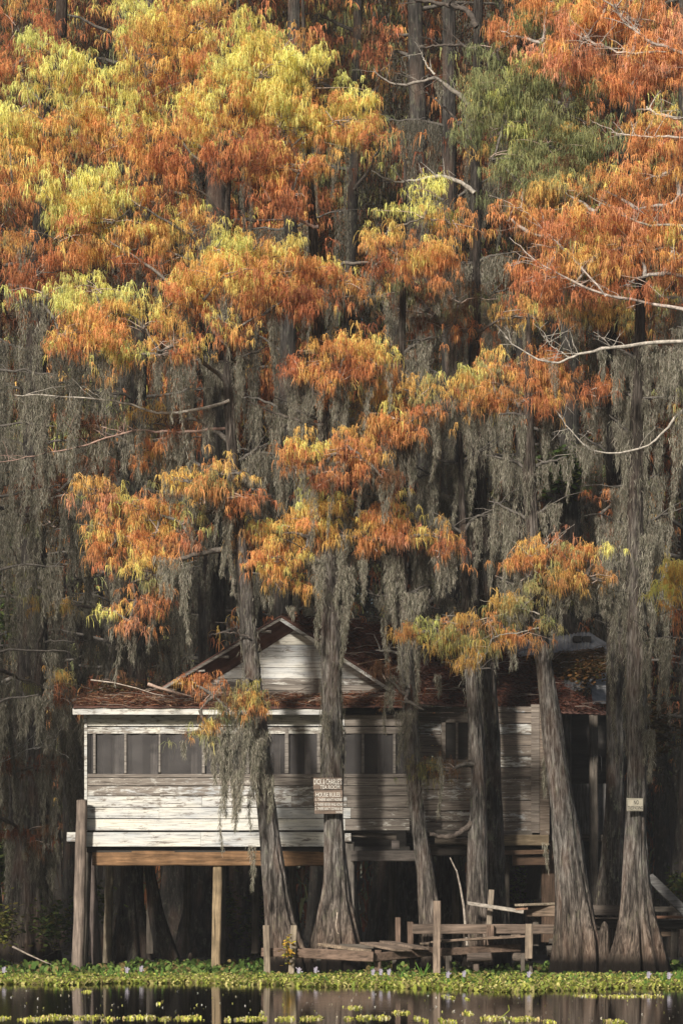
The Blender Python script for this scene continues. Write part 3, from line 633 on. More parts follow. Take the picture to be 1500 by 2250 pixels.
T5.trunk_moss(1000, 1400, .7); T7.trunk_moss(900, 1650, 1.0, .015); T6.trunk_moss(800, 1350, .7); T4b.trunk_moss(1300, 1560, .8); TL.trunk_moss(900, 1480, .7); T0.trunk_moss(900, 1650, .5)
# particular beards in front of the porch and cabin
def beards(tree, lst, name='hanging_moss'):
    for (x, y, wpx, lpx, d) in lst:
        ms = NP(); drape(ms, P(x, y, d), wpx * d / F, lpx * d / F, 1.25, force=True); ms.build(name, M_moss, tree.root)
MOSSK[0] = 1.15
beards(T1, [(405,1235,30,215,37.3),(372,1225,36,160,37.3),(350,1220,22,120,37.4),(480,1570,40,180,37.5),(510,1560,44,300,37.5),(545,1560,40,260,37.6),(570,1600,36,180,37.7),(495,1640,30,250,37.4),(552,1855,16,150,37.4),(485,1600,20,230,37.3),(523,1690,22,180,37.3),(402,1625,14,75,37.4),(448,1600,20,100,37.4),(530,1585,40,330,37.5),(505,1600,34,260,37.35),(470,1610,30,200,37.4),(560,1620,30,240,37.55),(590,1700,20,150,37.7),(500,1100,30,330,38)])
beards(T2, [(765,1240,22,150,38.2),(795,1230,16,170,37.9),(700,1240,26,200,38.2),(752,1330,20,190,38.3),(640,1330,18,60,38),(750,1180,30,240,38.3),(715,1560,24,130,38.2)])
beards(T3, [(865,1220,50,420,38.7),(905,1300,34,330,38.6),(990,1220,26,180,38.6),(960,1480,14,90,38.6),(965,1660,9,330,38.5),(855,1480,24,130,38.6),(885,1560,40,160,38.6)])
beards(T5, [(1235,1290,36,120,37.6),(1285,1290,34,120,37.6),(1210,1330,20,110,37.7),(1200,1560,22,330,38.2),(1197,1850,10,90,37.8)])
beards(T7, [(1420,1170,34,540,37.4),(1450,1150,40,460,37.8),(1425,1600,20,260,37.4),(1330,1180,30,300,38)])
beards(T8, [(1460,760,40,150,36.4),(1490,760,50,170,36.2),(1345,775,20,110,36.3),(1430,750,24,100,36.4),(1480,960,24,180,36.6),(1500,900,30,240,36.4)])
MOSSK[0] = .6
beards(T0, [(30,1500,60,330,42.5),(130,1560,60,340,42.5),(170,1580,50,380,42.3),(90,1850,30,150,42.5),(110,1880,20,140,42),(165,1130,36,330,42)])
beards(T9, [(60,760,60,200,40),(140,770,60,230,40),(210,780,50,210,40),(110,1600,50,300,41),(20,1580,60,300,41)])

# ------------------------------------------------------------------ the woods behind: prototypes copied one by one
def wood_tree(seed, pal, H=36., r=.28, lean=0.):
    MOSSK[0] = .34
    global rng
    rng = np.random.default_rng(seed); random.seed(seed)
    root = empty('woodland_tree', (0, 0, 0))
    rows = [(0, 0, -.3, r * 2.3), (0, 0, .5, r * 1.7), (lean * .02, 0, 1.6, r * 1.15)]
    x = y = 0
    for k in range(1, 10):
        x += random.uniform(-.12, .12) + lean * .1; y += random.uniform(-.1, .1); rows.append((x, y, k * H / 9.5, r * (1 - .085 * k)))
    b, p = trunk_mesh(rows, 70, 20, 7, .3, seed=seed)
    b.build('trunk', M_bark_far, root, smooth=True)
    wood = NP(); fol = NP(); ms = NP(); heads = []; cols = []
    z = 5.0
    while z < H - 1:
        k = int(np.argmin(abs(p[:, 2] - z))); a = p[k, :3]; az = rng.uniform(0, 2 * np.pi)
        ln = rng.uniform(1.4, 3.6) * (1 - .45 * z / H); e = a + np.array((math.cos(az) * ln, math.sin(az) * ln, rng.uniform(-.3, .7)))
        pth = wander(a, e, 9, .05, .08); wood.tube(pth, np.linspace(.05, .012, 9), 5, (.11, .1, .09))
        for _ in range(int(rng.integers(3, 6))):
            q = pth[rng.integers(1, 9)]; drape(ms, q, rng.uniform(.15, .5), rng.uniform(.8, 2.7), .11, .016)
        nh = int(rng.integers(8, 26) * (.6 if z < 11 else 4.2))
        for _ in range(nh):
            c0 = pth[rng.integers(4, 9)] + rng.normal(0, .45, 3) * (1, 1, .5); heads.append(c0); cols.append(pick(pal[int(rng.integers(0, len(pal)))], .4))
        z += rng.uniform(.3, .75)
    sprigs(fol, heads, cols, .21, 11, .019)
    wood.build('limbs', M_twig, root, smooth=True); fol.build('foliage', M_leaf, root); ms.build('hanging_moss', M_moss, root)
    return root
def copy_tree(o, parent=None):
    c = o.copy(); COL.objects.link(c); c.parent = parent
    for ch in [x for x in bpy.data.objects if x.parent == o]: copy_tree(ch, c)
    return c
protos = [wood_tree(11, 'DRB'), wood_tree(23, 'BGM', r=.24), wood_tree(37, 'RRO', r=.32), wood_tree(51, 'DGM', r=.2, lean=.5), wood_tree(67, 'RBD', r=.26, lean=-.4)]
plab = ['dark cypress with brown foliage in the crowded woods behind', 'dark cypress with olive foliage in the crowded woods behind', 'dark cypress with russet foliage in the crowded woods behind',
        'thin dark cypress tilting right in the crowded woods behind', 'dark cypress tilting left in the crowded woods behind']
random.seed(5); spots = []
for (d, step, off) in ((48.5, 3.1, .4), (52.5, 2.7, 1.5), (57, 2.9, .2), (62, 2.9, 1.4), (67, 3.2, .6), (73, 3.4, 2.0)):
    xw = d * .15 + 4.5; x = -xw + off
    while x < xw: spots.append((x + random.uniform(-.8, .8), d + random.uniform(-1.6, 1.6))); x += step
used = [0] * 5
for i, (x, y) in enumerate(spots):
    k = i % 5 if random.random() < .6 else random.randrange(5)
    o = protos[k] if not used[k] else copy_tree(protos[k]); used[k] = 1
    o.location = (x, y, 0.05); o.rotation_euler.z = random.uniform(-.6, .6) if k > 2 else random.uniform(0, 6.28)
    s_ = random.uniform(.85, 1.12); o.scale = (s_, s_, random.uniform(.95, 1.08))
    tag(o, plab[k], 'tree', 'cypresses crowding the woods behind the cabin')
rng = np.random.default_rng(99); random.seed(99)
# the far-off wood, one mass
def wood_mass(name, x0, x1, y0, y1, topf, n, label, w=(.12, .3), L=(.5, 1.6)):
    b = NP(); X = rng.uniform(x0, x1, n); Y = rng.uniform(y0, y1, n); T = topf(X); Z = rng.random(n) * T
    az = rng.uniform(0, 2 * np.pi, n); ln = rng.uniform(*L, n); K = 3
    out = np.stack([np.cos(az), np.sin(az), np.zeros(n)], -1)
    Pt = np.stack([X, Y, Z], -1)[:, None, :] + out[:, None, :] * (np.array((0, .35, .5))[None, :, None] * ln[:, None, None]) + np.array((0, 0, 1.))[None, None, :] * (np.array((0, -.25, -.9))[None, :, None] * ln[:, None, None])
    W = rng.uniform(*w, n)[:, None] * np.array((.6, 1., .3))[None, :]
    a2 = az + np.pi / 2; S = np.stack([np.cos(a2), np.sin(a2), np.zeros(n)], -1)
    cs = np.array([RU, BR, GR, (.17, .16, .13), (.2, .18, .15), (.3, .12, .05)])
    b.ribbons(Pt, W, S, cs[rng.integers(0, len(cs), n)] * rng.uniform(.6, 1.2, (n, 1)))
    for _ in range(int((x1 - x0) / 1.3)):
        x = rng.uniform(x0, x1); y = rng.uniform(y0, y1); h = float(topf(np.array([x]))[0])
        b.tube([(x, y, -.3), (x + rng.normal(0, .3), y, h * .5), (x + rng.normal(0, .5), y, h * .97)], (.4, .25, .08), 7, (.09, .08, .07))
    return b.build(name, M_leaf, kind='stuff', label=label, cat='woods')
wood_mass('far_woods', -26, 26, 80, 98, lambda X: 42 + 2 * np.sin(X * .7), 260000, 'hazy mass of distant moss-hung cypress woods closing the view', (.06, .16), (.35, 1.0))

# ------------------------------------------------------------------ the cabin on stilts
PXM = 1 / 125.0
def U(px): return (px - CX) * PXM            # metres across at the porch front (distance 40)
def Zp(py, d=40.): return CH + (HY - py) * d / F
def Xp(px, d=40.): return (px - CX) * d / F
cabin = empty('stilt_cabin', (Xp(480), 40.0, 0.0), 'old white-painted board cabin with a screened porch, standing on stilts among cypresses', 'cabin')
def part(b, name, m, parent=cabin, **kw): return b.build(name, m, parent, **kw)
def boards(rows, d, th=.025, xs=None, wears=None, splits=None, tones=None):
    """horizontal boards; rows are (y_top, y_bottom) photo rows at distance d"""
    b = NP()
    for k, (ya, yb) in enumerate(rows):
        x0, x1 = xs[k] if isinstance(xs, list) else xs
        cuts = [x0] + [s for s in (splits[k] if splits else []) if x0 < s < x1] + [x1]
        for q in range(len(cuts) - 1):
            w = wears[k] if not callable(wears) else wears(k, (cuts[q] + cuts[q + 1]) / 2)
            tl = rng.uniform(-.002, .002)
            b.box(Xp(cuts[q], d) + .002, Xp(cuts[q + 1], d) - .002, d - rng.uniform(0, .007), d + th, Zp(yb, d) + .008 + tl, Zp(ya, d) - .006 + tl,
                  (np.clip(w + rng.uniform(-.06, .06), 0, 1), rng.random(), tones[k] if tones else .2), jit=.0018)
    return b
# porch front: lower boards, lit left part and bare right part
low = [(1700, 1709), (1709, 1727), (1727, 1749), (1749, 1774), (1774, 1799), (1799, 1825)]
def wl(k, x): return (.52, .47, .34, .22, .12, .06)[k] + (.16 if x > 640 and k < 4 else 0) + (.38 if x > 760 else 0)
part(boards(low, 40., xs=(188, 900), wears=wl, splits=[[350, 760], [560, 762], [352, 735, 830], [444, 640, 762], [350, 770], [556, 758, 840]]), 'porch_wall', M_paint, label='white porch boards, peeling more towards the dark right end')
part(boards([(1570, 1596), (1597, 1613)], 40., xs=(190, 900), wears=lambda k, x: (.12, .24)[k] + (.45 if x > 760 else 0), splits=[[480, 757], [352, 757]]), 'porch_header', M_paint)
part(boards([(1556, 1571)], 39.70, xs=(160, 716), wears=lambda k, x: .1, th=.03, splits=[[470]]), 'porch_fascia', M_paint)
part(boards([(1828, 1861)], 39.93, xs=[(181, 716)], wears=lambda k, x: .14, th=.04, splits=[[441]]), 'skirt_board', M_paint)
part(boards([(1828, 1850), (1830, 1850)], 39.96, xs=[(147, 186), (757, 771)], wears=lambda k, x: .25, th=.12), 'beam_end', M_paint)
b = NP()      # corner boards
b.box(Xp(186), Xp(192), 39.98, 40.3, Zp(1826), Zp(1571), (.2, .3, .2)); part(b, 'corner_board', M_paint)
# screen posts and the screens between them
for x, w, z0, z1 in ((208, 5, 1613, 1699), (276, 5, 1613, 1699), (351, 4, 1613, 1697), (447, 6, 1613, 1699), (545, 5, 1613, 1699), (630, 8, 1600, 1699), (700, 7, 1613, 1699), (797, 5, 1613, 1699), (866, 6, 1613, 1699)):
    b = NP(); b.box(Xp(x - w / 2), Xp(x + w / 2), 39.99, 40.05, Zp(z1), Zp(z0), (.55, random.random(), .1), jit=.002); part(b, 'screen_post', M_paint)
px_ = [190, 208, 276, 351, 447, 545, 630, 700, 797, 866, 898]
for a_, c_ in zip(px_[:-1], px_[1:]):
    b = NP(); n = 6
    for i in range(n):
        x0 = Xp(a_ + 3) + (Xp(c_ - 3) - Xp(a_ + 3)) * i / n; x1 = Xp(a_ + 3) + (Xp(c_ - 3) - Xp(a_ + 3)) * (i + 1) / n
        y0 = 40.03 + .02 * math.sin(i * 1.7 + a_); y1 = 40.03 + .02 * math.sin((i + 1) * 1.7 + a_)
        b.add([(x0, y0, Zp(1701)), (x1, y1, Zp(1701)), (x1, y1, Zp(1611)), (x0, y0, Zp(1611))], [(0, 1, 2, 3)], np.array((.2, .2, .2)))
    part(b, 'window_screen', M_screen)
# inside: back wall studs, floor, ceiling, ends
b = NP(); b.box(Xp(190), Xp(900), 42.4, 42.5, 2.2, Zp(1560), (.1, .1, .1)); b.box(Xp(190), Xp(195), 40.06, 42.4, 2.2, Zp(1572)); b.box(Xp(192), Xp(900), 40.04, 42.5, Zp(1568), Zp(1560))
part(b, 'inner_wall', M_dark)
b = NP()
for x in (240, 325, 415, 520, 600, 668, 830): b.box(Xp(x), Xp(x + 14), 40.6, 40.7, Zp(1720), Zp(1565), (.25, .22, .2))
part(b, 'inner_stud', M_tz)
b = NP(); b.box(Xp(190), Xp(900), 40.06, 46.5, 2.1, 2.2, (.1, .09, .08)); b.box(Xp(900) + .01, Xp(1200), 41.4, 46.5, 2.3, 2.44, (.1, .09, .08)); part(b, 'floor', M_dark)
# gable wall: boards cut by the two slopes
DG = 40.9
GP, GL, GR_ = (624, 1364), (372, 1520), (902, 1541)
def gx(y):
    t = (y - GP[1]) / (GL[1] - GP[1]); xl = GP[0] + (GL[0] - GP[0]) * t
    t = (y - GP[1]) / (GR_[1] - GP[1]); return xl, GP[0] + (GR_[0] - GP[0]) * t
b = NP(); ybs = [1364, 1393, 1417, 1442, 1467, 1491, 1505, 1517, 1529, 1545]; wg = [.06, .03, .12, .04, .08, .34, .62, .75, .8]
for k in range(9):
    ya, yb = ybs[k], ybs[k + 1]; la, ra = gx(ya + 1); lb, rb = gx(yb - 1)
    if yb > 1520: la = lb = 372 + 0; 
    y = DG - rng.uniform(0, .006)
    V = [(Xp(lb, DG), y, Zp(yb, DG) + .004), (Xp(rb, DG), y, Zp(yb, DG) + .004), (Xp(ra, DG), y, Zp(ya, DG) - .004), (Xp(la, DG), y, Zp(ya, DG) - .004)]
    V += [(v[0], DG + .03, v[2]) for v in V]
    b.add(V, [(0, 1, 2, 3), (5, 4, 7, 6), (0, 4, 5, 1), (3, 2, 6, 7), (1, 5, 6, 2), (4, 0, 3, 7)], np.array((wg[k], rng.random(), .15)))
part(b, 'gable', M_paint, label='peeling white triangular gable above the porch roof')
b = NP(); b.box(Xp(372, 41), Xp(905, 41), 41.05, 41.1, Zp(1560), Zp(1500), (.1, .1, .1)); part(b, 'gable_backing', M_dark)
# trim along both rakes
b = NP()
def rk(x, y, d): return np.array((Xp(x, d), d, Zp(y, d)))
b.beam(rk(388, 1512, DG - .03), rk(622, 1368, DG - .03), .02, .07, (.3, .2, .15)); b.beam(rk(622, 1368, DG - .03), rk(862, 1512, DG - .03), .02, .05, (.15, .7, .15))
part(b, 'rake_trim', M_paint)
# roof slabs: the slope to the right runs back and right; corrugated sheets
VB = np.array((3.75, 2.3, -.02))
def roof_slab(p0, p1, back, n, amp, thick=.03, name='roof', m=M_rust, mp=4):
    """corrugations run from p0 to p1; the slab extends by back"""
    b = NP(); p0, p1, back = map(np.array, (p0, p1, back)); nrm = np.cross(p1 - p0, back); nrm = nrm / np.linalg.norm(nrm)
    if nrm[2] < 0: nrm = -nrm
    u = np.linspace(0, 1, n); v = np.linspace(0, 1, mp); top = []
    for a in u:
        off = nrm * (amp * math.sin(a * n * math.pi * .5) + .006 * math.sin(a * 23))
        for c in v: top.append(p0 + (p1 - p0) * c + back * a + off + nrm * .012 * math.sin(a * 9 + c * 5))
    top = np.array(top); bot = top - nrm * thick; V = np.concatenate([top, bot]); Q = []; N = n * mp
    for i in range(n - 1):
        for j in range(mp - 1):
            a = i * mp + j; Q += [(a, a + mp, a + mp + 1, a + 1), (N + a, N + a + 1, N + a + mp + 1, N + a + mp)]
    for i in range(n - 1):
        a = i * mp; Q.append((a, N + a, N + a + mp, a + mp)); a = i * mp + mp - 1; Q.append((a, a + mp, N + a + mp, N + a))
    for j in range(mp - 1): Q.append((j, j + 1, N + j + 1, N + j)); a = (n - 1) * mp + j; Q.append((a, N + a, N + a + 1, a + 1))
    b.add(V, Q, np.array((.2, .2, .2))); return b
RA = rk(616, 1354, 40.55); RB = rk(912, 1545, 40.55); RC = rk(356, 1508, 40.55)
part(roof_slab(RA, RB, VB, 121, .010), 'roof', M_rust, label='dark rust-red metal roof slope strewn with needles')
part(roof_slab(RA + np.array((-.01, 0, .012)), RC, VB, 81, .010), 'roof', M_rust)
b = NP()
b.beam(RA + (0, -.02, -.055), RB + (0, -.02, -.055), .025, .06, (.22, .5, .1)); b.beam(RA + (0, -.02, -.055), RC + (0, -.02, -.055), .025, .045, (.5, .5, .1)); part(b, 'bargeboard', M_paint)
b = NP()
for t in (.12, .3, .5, .68, .86):
    q = RC + (RA - RC) * t; b.box(q[0] - .13, q[0] + .13, 40.56, DG - .01, q[2] - .11, q[2] - .075, (.35, random.random(), .2))
part(b, 'lookout', M_paint)
# porch roof under its litter of red needles
b = roof_slab((Xp(161, 39.66), 39.66, Zp(1554, 39.66)), (Xp(178, DG), DG - .035, Zp(1533, DG)), (5.95, 0, .0), 60, .006, .02)
b2 = roof_slab((Xp(716, 39.66) + 1.1, 39.8, Zp(1545, 39.8)), (Xp(716) + 1.0, DG - .03, Zp(1534, DG)), (.45, 0, .06), 6, .006, .02)
pr = part(b, 'porch_roof', M_rust)
def litter(name, fn, n, parent, cl=None, twn=40, tl=.5):
    b = NP(); p = np.array([fn(rng.random(), rng.random()) for _ in range(n)]); a = rng.uniform(0, 2 * np.pi, n); L = rng.uniform(.03, .12, n)
    dv = np.stack([np.cos(a) * L, np.sin(a) * L * .8, rng.normal(0, .018, n)], -1); Pt = np.stack([p - dv, p + (0, 0, .012), p + dv], 1)
    W = rng.uniform(.008, .02, n)[:, None] * np.array((.5, 1, .5)); S = np.stack([-np.sin(a), np.cos(a), rng.normal(0, .5, n)], -1)
    cs = np.array(cl or [(.28, .11, .065), (.20, .08, .05), (.34, .16, .09), (.15, .09, .06), (.42, .28, .18)])
    b.ribbons(Pt, W, S, cs[rng.integers(0, len(cs), n)] * rng.uniform(.7, 1.3, (n, 1)))
    for _ in range(twn):
        q = fn(rng.random(), rng.random()) + np.array((0, 0, .03)); a = rng.normal(0, .5); l = rng.uniform(.15, tl)
        b.tube(wander(q, q + np.array((math.cos(a) * l, rng.normal(0, .1), math.sin(a) * l * .35)), 5, .05, .12), (.008, .007, .006, .005, .003), 4, np.array((.36, .29, .24)) * rng.uniform(.4, 1.1))
    return b.build(name, M_leaf, parent, kind='stuff')
def fpr(u, v):
    x = Xp(165, 39.7) + u * 5.85; y = 39.68 + v * 1.2; hump = .05 * math.sin(x * 2.1) * math.sin(x * .9 + 1) + .05
    return np.array((x, y, Zp(1554, 39.66) + v * (Zp(1533, DG) - Zp(1554, 39.66)) + rng.random() * (hump + .04) + .01))
litter('needle_litter', fpr, 9000, pr, twn=110, tl=.8)
rf = [o for o in cabin.children if o.name.startswith('roof')][0]
def frf(u, v): return RA + (RB - RA) * v + VB * u + np.array((.01, -.02, .03 + rng.random() * .03))
litter('needle_litter', frf, 9000, rf, [(.13, .04, .025), (.08, .03, .022), (.18, .07, .04), (.06, .035, .026)], 60, .6)
# house side to the right of the porch
DM = 41.3
rows = [(1552, 1566)] + [(1566 + 24 * k, 1590 + 24 * k) for k in range(11)]
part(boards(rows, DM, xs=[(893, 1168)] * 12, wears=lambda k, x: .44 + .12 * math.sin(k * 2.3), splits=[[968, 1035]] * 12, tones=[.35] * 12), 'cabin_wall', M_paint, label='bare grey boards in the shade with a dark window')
b = NP(); b.box(Xp(1166, DM), Xp(1184, DM), DM - .03, DM + .1, Zp(1830, DM), Zp(1548, DM), (.6, .3, .3)); b.box(Xp(1185, DM), Xp(1206, DM), DM - .01, DM + .05, Zp(1834, DM), Zp(1552, DM), (.55, .6, .5)); part(b, 'corner_board', M_paint)
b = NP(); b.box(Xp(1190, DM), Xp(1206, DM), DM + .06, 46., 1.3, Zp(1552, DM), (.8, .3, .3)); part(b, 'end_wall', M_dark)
win = NP(); x0, x1, z0, z1 = Xp(972, DM), Xp(1034, DM), Zp(1674, DM), Zp(1583, DM)
win.box(x0 + .05, x1 - .05, DM - .012, DM - .008, z0 + .04, z1 - .04, (.02, .02, .02)); w_ = part(win, 'window', M_dark, label='small dark window half hidden by trunks')
fr = NP()
for (a, c, e, f) in ((x0 - .02, x0 + .05, z0, z1), (x1 - .05, x1 + .02, z0, z1), (x0 - .03, x1 + .03, z1 - .04, z1 + .03), (x0 - .05, x1 + .05, z0 - .05, z0 + .03), ((x0 + x1) / 2 - .02, (x0 + x1) / 2 + .02, z0, z1)):
    fr.box(a, c, DM - .045, DM - .006 - .002 * random.random(), e, f, (.8, random.random(), .3))
fr.build('frame', M_paint, w_)
# under-structure
BRN = (.20, .115, .06); GRW = (.19, .165, .14); DGW = (.10, .085, .07); TAN = (.28, .21, .13)
def post(x0, y0, x1, y1, d, w, col, round_=False, name='post', parent=cabin, m=None):
    b = NP(); a = P(x0, y0, d); c = P(x1, y1, d)
    if round_:
        t = np.linspace(0, 1, 12)[:, None]; pth = a + (c - a) * t + rng.normal(0, .006, (12, 3)); b.tube(pth, w / 2 * np.linspace(1.05, .9, 12), 14, col)
        b.tube([c, c + (0, 0, .01)], (w * .45, .01), 14, col)
    else: b.beam(a, c, w, w * rng.uniform(.85, 1.1), col)
    return part(b, name, m or M_tz, parent, smooth=round_)
post(172, 2140, 181, 1757, 39.75, .21, (.22, .175, .145), True); post(187, 2130, 196, 1862, 40.2, .10, DGW); post(213, 2118, 200, 1880, 40.6, .17, (.12, .095, .085), True)
post(236, 2115, 242, 1900, 41.2, .16, (.22, .18, .13), True); post(474, 2138, 479, 1900, 40.2, .155, TAN); post(489, 2128, 490, 1900, 40.5, .10, DGW)
post(769, 2090, 768, 1850, 40.1, .15, (.17, .15, .13)); post(1110, 2080, 1110, 1895, 41.6, .14, DGW); post(1205, 2070, 1203, 1850, 41.4, .26, (.10, .065, .045)); post(1080, 2080, 1083, 1900, 43, .15, DGW)
for x in (330, 410, 560, 640, 860, 930, 1000): post(x, 2095, x + 3, 1870, 43.4 + rng.uniform(-.5, .5), .14, DGW)
b = NP(); b.beam(P(204, 1885, 40.12), P(716, 1886, 40.12), .12, .27, BRN); part(b, 'beam', M_tx, label='brown main beam under the porch')
b = NP(); b.beam(P(771, 1881, 39.9), P(930, 1881, 39.9), .10, .19, (.11, .095, .085)); q = part(b, 'beam', M_tx)
b = NP(); b.box(Xp(911, 39.8), Xp(922, 39.8), 39.82, 39.84, Zp(1887), Zp(1876), (.3, .3, .3)); c = P(917, 1881, 39.81); b.tube([c, c + (0, -.02, 0)], (.018, .015), 8, (.1, .1, .1)); b.build('bolt_plate', M_iron, q)
b = NP(); b.beam(P(903, 1830, 41.1), P(1168, 1832, 41.1), .1, .12, (.16, .14, .12)); b.beam(P(903, 1868, 41.2), P(1205, 1866, 41.2), .16, .22, (.06, .05, .042)); part(b, 'beam', M_tx)
b = NP(); b.beam(P(1106, 1846, 41.0), P(1204, 1846, 41.0), .1, .19, (.26, .20, .13)); part(b, 'beam', M_tx)
b = NP(); b.beam(P(1056, 1874, 40.9), P(1204, 1872, 40.9), .12, .08, (.16, .10, .065)); b.beam(P(1125, 1890, 41.), P(1204, 1888, 41.), .1, .2, (.12, .075, .05)); part(b, 'beam', M_tx)
t = np.linspace(0, 1, 14)[:, None]; b = NP(); b.tube(P(955, 1846, 41.0) + (P(1045, 1850, 41.0) - P(955, 1846, 41.0)) * t + rng.normal(0, .006, (14, 3)), .07 * (1 + .1 * np.sin(t[:, 0] * 9)), 12, (.17, .14, .11)); part(b, 'log_sill', M_tx, smooth=True)
b = NP(); b.beam(P(870, 1840, 40.2), P(770, 1832, 40.2), .05, .1, DGW); b.box(Xp(860), Xp(877), 40.05, 40.2, Zp(1865), Zp(1847), (.14, .12, .11)); part(b, 'brace', M_tx)

# shed behind, under a tin roof
shed = empty('shed', (Xp(1270, 44.5), 44.5, 0), 'dim lean-to shed behind the cabin under a grey corrugated tin roof', 'shed')
TL_ = rk(1130, 1408, 46.); TRR = rk(1292, 1389, 46.); BL_ = rk(1130, 1530, 43.6); BRR = rk(1300, 1546, 43.6)
bk = TRR - TL_
rs = part(roof_slab(TL_, BL_, TRR - TL_, 81, .016, .02), 'roof', M_tin, shed)
part(roof_slab(TRR, rk(1330, 1415, 46.2), np.array((.02, 1.4, -.05)), 21, .014, .02), 'roof', M_tin, shed)
hip = NP(); hip.add([TRR, rk(1345, 1420, 46.), rk(1345, 1546, 43.8), BRR], [(0, 3, 2, 1)], np.array((.2, .2, .2))); part(hip, 'roof_hip', M_tin, shed)
b = NP(); q = rk(1277, 1407, 45.75); b.box(q[0] - .19, q[0] - .03, 45.5, 45.75, q[2] - .06, q[2] + .06, (.1, .1, .1)); b.box(q[0] + .0, q[0] + .17, 45.55, 45.8, q[2] - .06, q[2] + .06, (.1, .1, .1)); part(b, 'vent', M_dark, shed)
def fsh(u, v): return TL_ + (BL_ - TL_) * (.42 + .42 * v) + (bk * 1.18) * u + np.array((0, -.03, .04 + rng.random() * .08))
litter('needle_litter', fsh, 9000, rs, [(.14, .075, .03), (.10, .05, .025), (.18, .10, .04), (.08, .07, .03)], 50, .5)
b = NP()
for k in range(12):
    x = 1212 + k * 12; b.box(Xp(x, 44.2), Xp(x + 11.4, 44.2), 44.2 - rng.uniform(0, .01), 44.23, Zp(1835 + rng.uniform(-3, 8), 44.2), Zp(1722, 44.2), np.array((.11, .105, .10)) * rng.uniform(.7, 1.2))
part(b, 'wall', M_tz, shed)
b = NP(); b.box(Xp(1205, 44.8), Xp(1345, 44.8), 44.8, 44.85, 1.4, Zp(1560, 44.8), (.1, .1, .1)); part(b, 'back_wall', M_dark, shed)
for x in (1245, 1303): post(x, 2080, x, 1545, 43.9, .16, DGW, False, 'post', shed)
b = NP(); b.beam(P(1205, 1840, 44.1), P(1345, 1842, 44.1), .12, .14, DGW); part(b, 'sill', M_tx, shed)

# ------------------------------------------------------------------ signs
def text_mesh(parent, txt, x, z, size, y, m, sx=1., rot=0., align='LEFT', ext=.003, name='lettering'):
    cu = bpy.data.curves.new('t', 'FONT'); cu.body = txt; cu.size = size; cu.align_x = align; cu.extrude = ext; cu.offset = size * .012; cu.resolution_u = 2
    to = bpy.data.objects.new('t', cu); COL.objects.link(to); me = bpy.data.meshes.new_from_object(to); bpy.data.objects.remove(to); me.name = 'lettering'
    me.materials.clear(); me.materials.append(m)
    o = bpy.data.objects.new(name, me); COL.objects.link(o); o.parent = parent
    o.location = Vector((x, y, z)) - Vector(root_loc(parent)); o.rotation_euler = (R(90), rot, 0); o.scale = (sx, 1, 1); return o
DS = 38.29
sg = empty('board_sign', P(720, 1788, DS), 'hand-lettered brown sign of three planks listing house rules on a mossy trunk', 'sign')
def sboard(x0, x1, y0, y1, off):
    b = NP(); xa, xb, za, zb = Xp(x0, DS), Xp(x1, DS), Zp(y1, DS), Zp(y0, DS); b.box(xa, xb, DS + off, DS + .022 + off, za, zb, np.array((.23, .175, .14)) * rng.uniform(.85, 1.15), jit=.002); return b.build('plank', M_tx, sg)
pl = [sboard(688, 751, 1709, 1734, 0), sboard(690, 752, 1735.2, 1761, .004), sboard(691, 753, 1762, 1788, 0)]
def sl(p, txt, x, yb, hpx, wpx, off=0, rot=0.):
    o = text_mesh(p, txt, Xp(x, DS), Zp(yb, DS), hpx * DS / F / .72, DS - .006 + off, M_letter, rot=rot)
    w = max(v.co.x for v in o.data.vertices) - min(v.co.x for v in o.data.vertices); o.scale[0] = wpx * DS / F / w
sl(pl[0], "DICK & CHARLIE'S", 689, 1723.5, 12.5, 61); sl(pl[0], "TEA ROOM", 703, 1733.5, 8.6, 43)
sl(pl[1], "HOUSE RULES:", 693, 1750.5, 9.5, 55, .004); sl(pl[1], "1. THERE AIN'T NONE", 692, 1760, 6.6, 58, .004)
sl(pl[2], "2. THERE NEVER WAS NONE", 692, 1770.8, 6.8, 60); sl(pl[2], "3. THERE AIN'T GONNA BE", 692, 1780, 6.6, 60); sl(pl[2], "NONE", 738, 1786.8, 5.2, 14)
DN = 37.27
ng = empty('warning_sign', P(1395, 1785, DN), 'small cream no trespassing sign nailed to a fluted mossy trunk', 'sign')
b = NP(); b.box(Xp(1376, DN), Xp(1411.5, DN), DN, DN + .006, Zp(1782, DN), Zp(1754, DN), (.5, .5, .4), jit=.003); pt_ = b.build('plate', M_plate, ng)
for txt, x, yb, h, w in (('NO', 1391, 1767.5, 9.5, 11), ('TRESPASSING', 1378, 1778.5, 7.8, 32.5)):
    o = text_mesh(pt_, txt, Xp(x, DN), Zp(yb, DN), h * DN / F / .72, DN - .003, M_black, ext=.001)
    w_0 = max(v.co.x for v in o.data.vertices) - min(v.co.x for v in o.data.vertices); o.scale[0] = w * DN / F / w_0
b = NP()
for (x0, x1, y0, y1) in ((1377.2, 1410.5, 1755.2, 1756), (1377.2, 1410.5, 1780, 1780.8), (1377.2, 1378, 1756.2, 1779.8)): b.box(Xp(x0, DN), Xp(x1, DN), DN - .0045, DN - .0015, Zp(y1, DN), Zp(y0, DN))
b.build('border', M_black, pt_)
b = NP(); tx = 1312.; zz = [(1303, 1664), (1306, 1658), (1311, 1661), (1316, 1657), (1320, 1664), (1321, 1695), (1316, 1701), (1306, 1699), (1303, 1692)]
V = [P(x, y, 43.6) for x, y in zz]; c0 = P(1312, 1679, 43.6); V2 = [v + (0, .03, 0) for v in V]; allv = V + V2 + [c0]; n_ = len(V)
b.add(allv, [(i, (i + 1) % n_, 2 * n_, 2 * n_) for i in range(n_)] + [(i, n_ + i, n_ + (i + 1) % n_, (i + 1) % n_) for i in range(n_)], np.array((.20, .20, .20)))
V = None
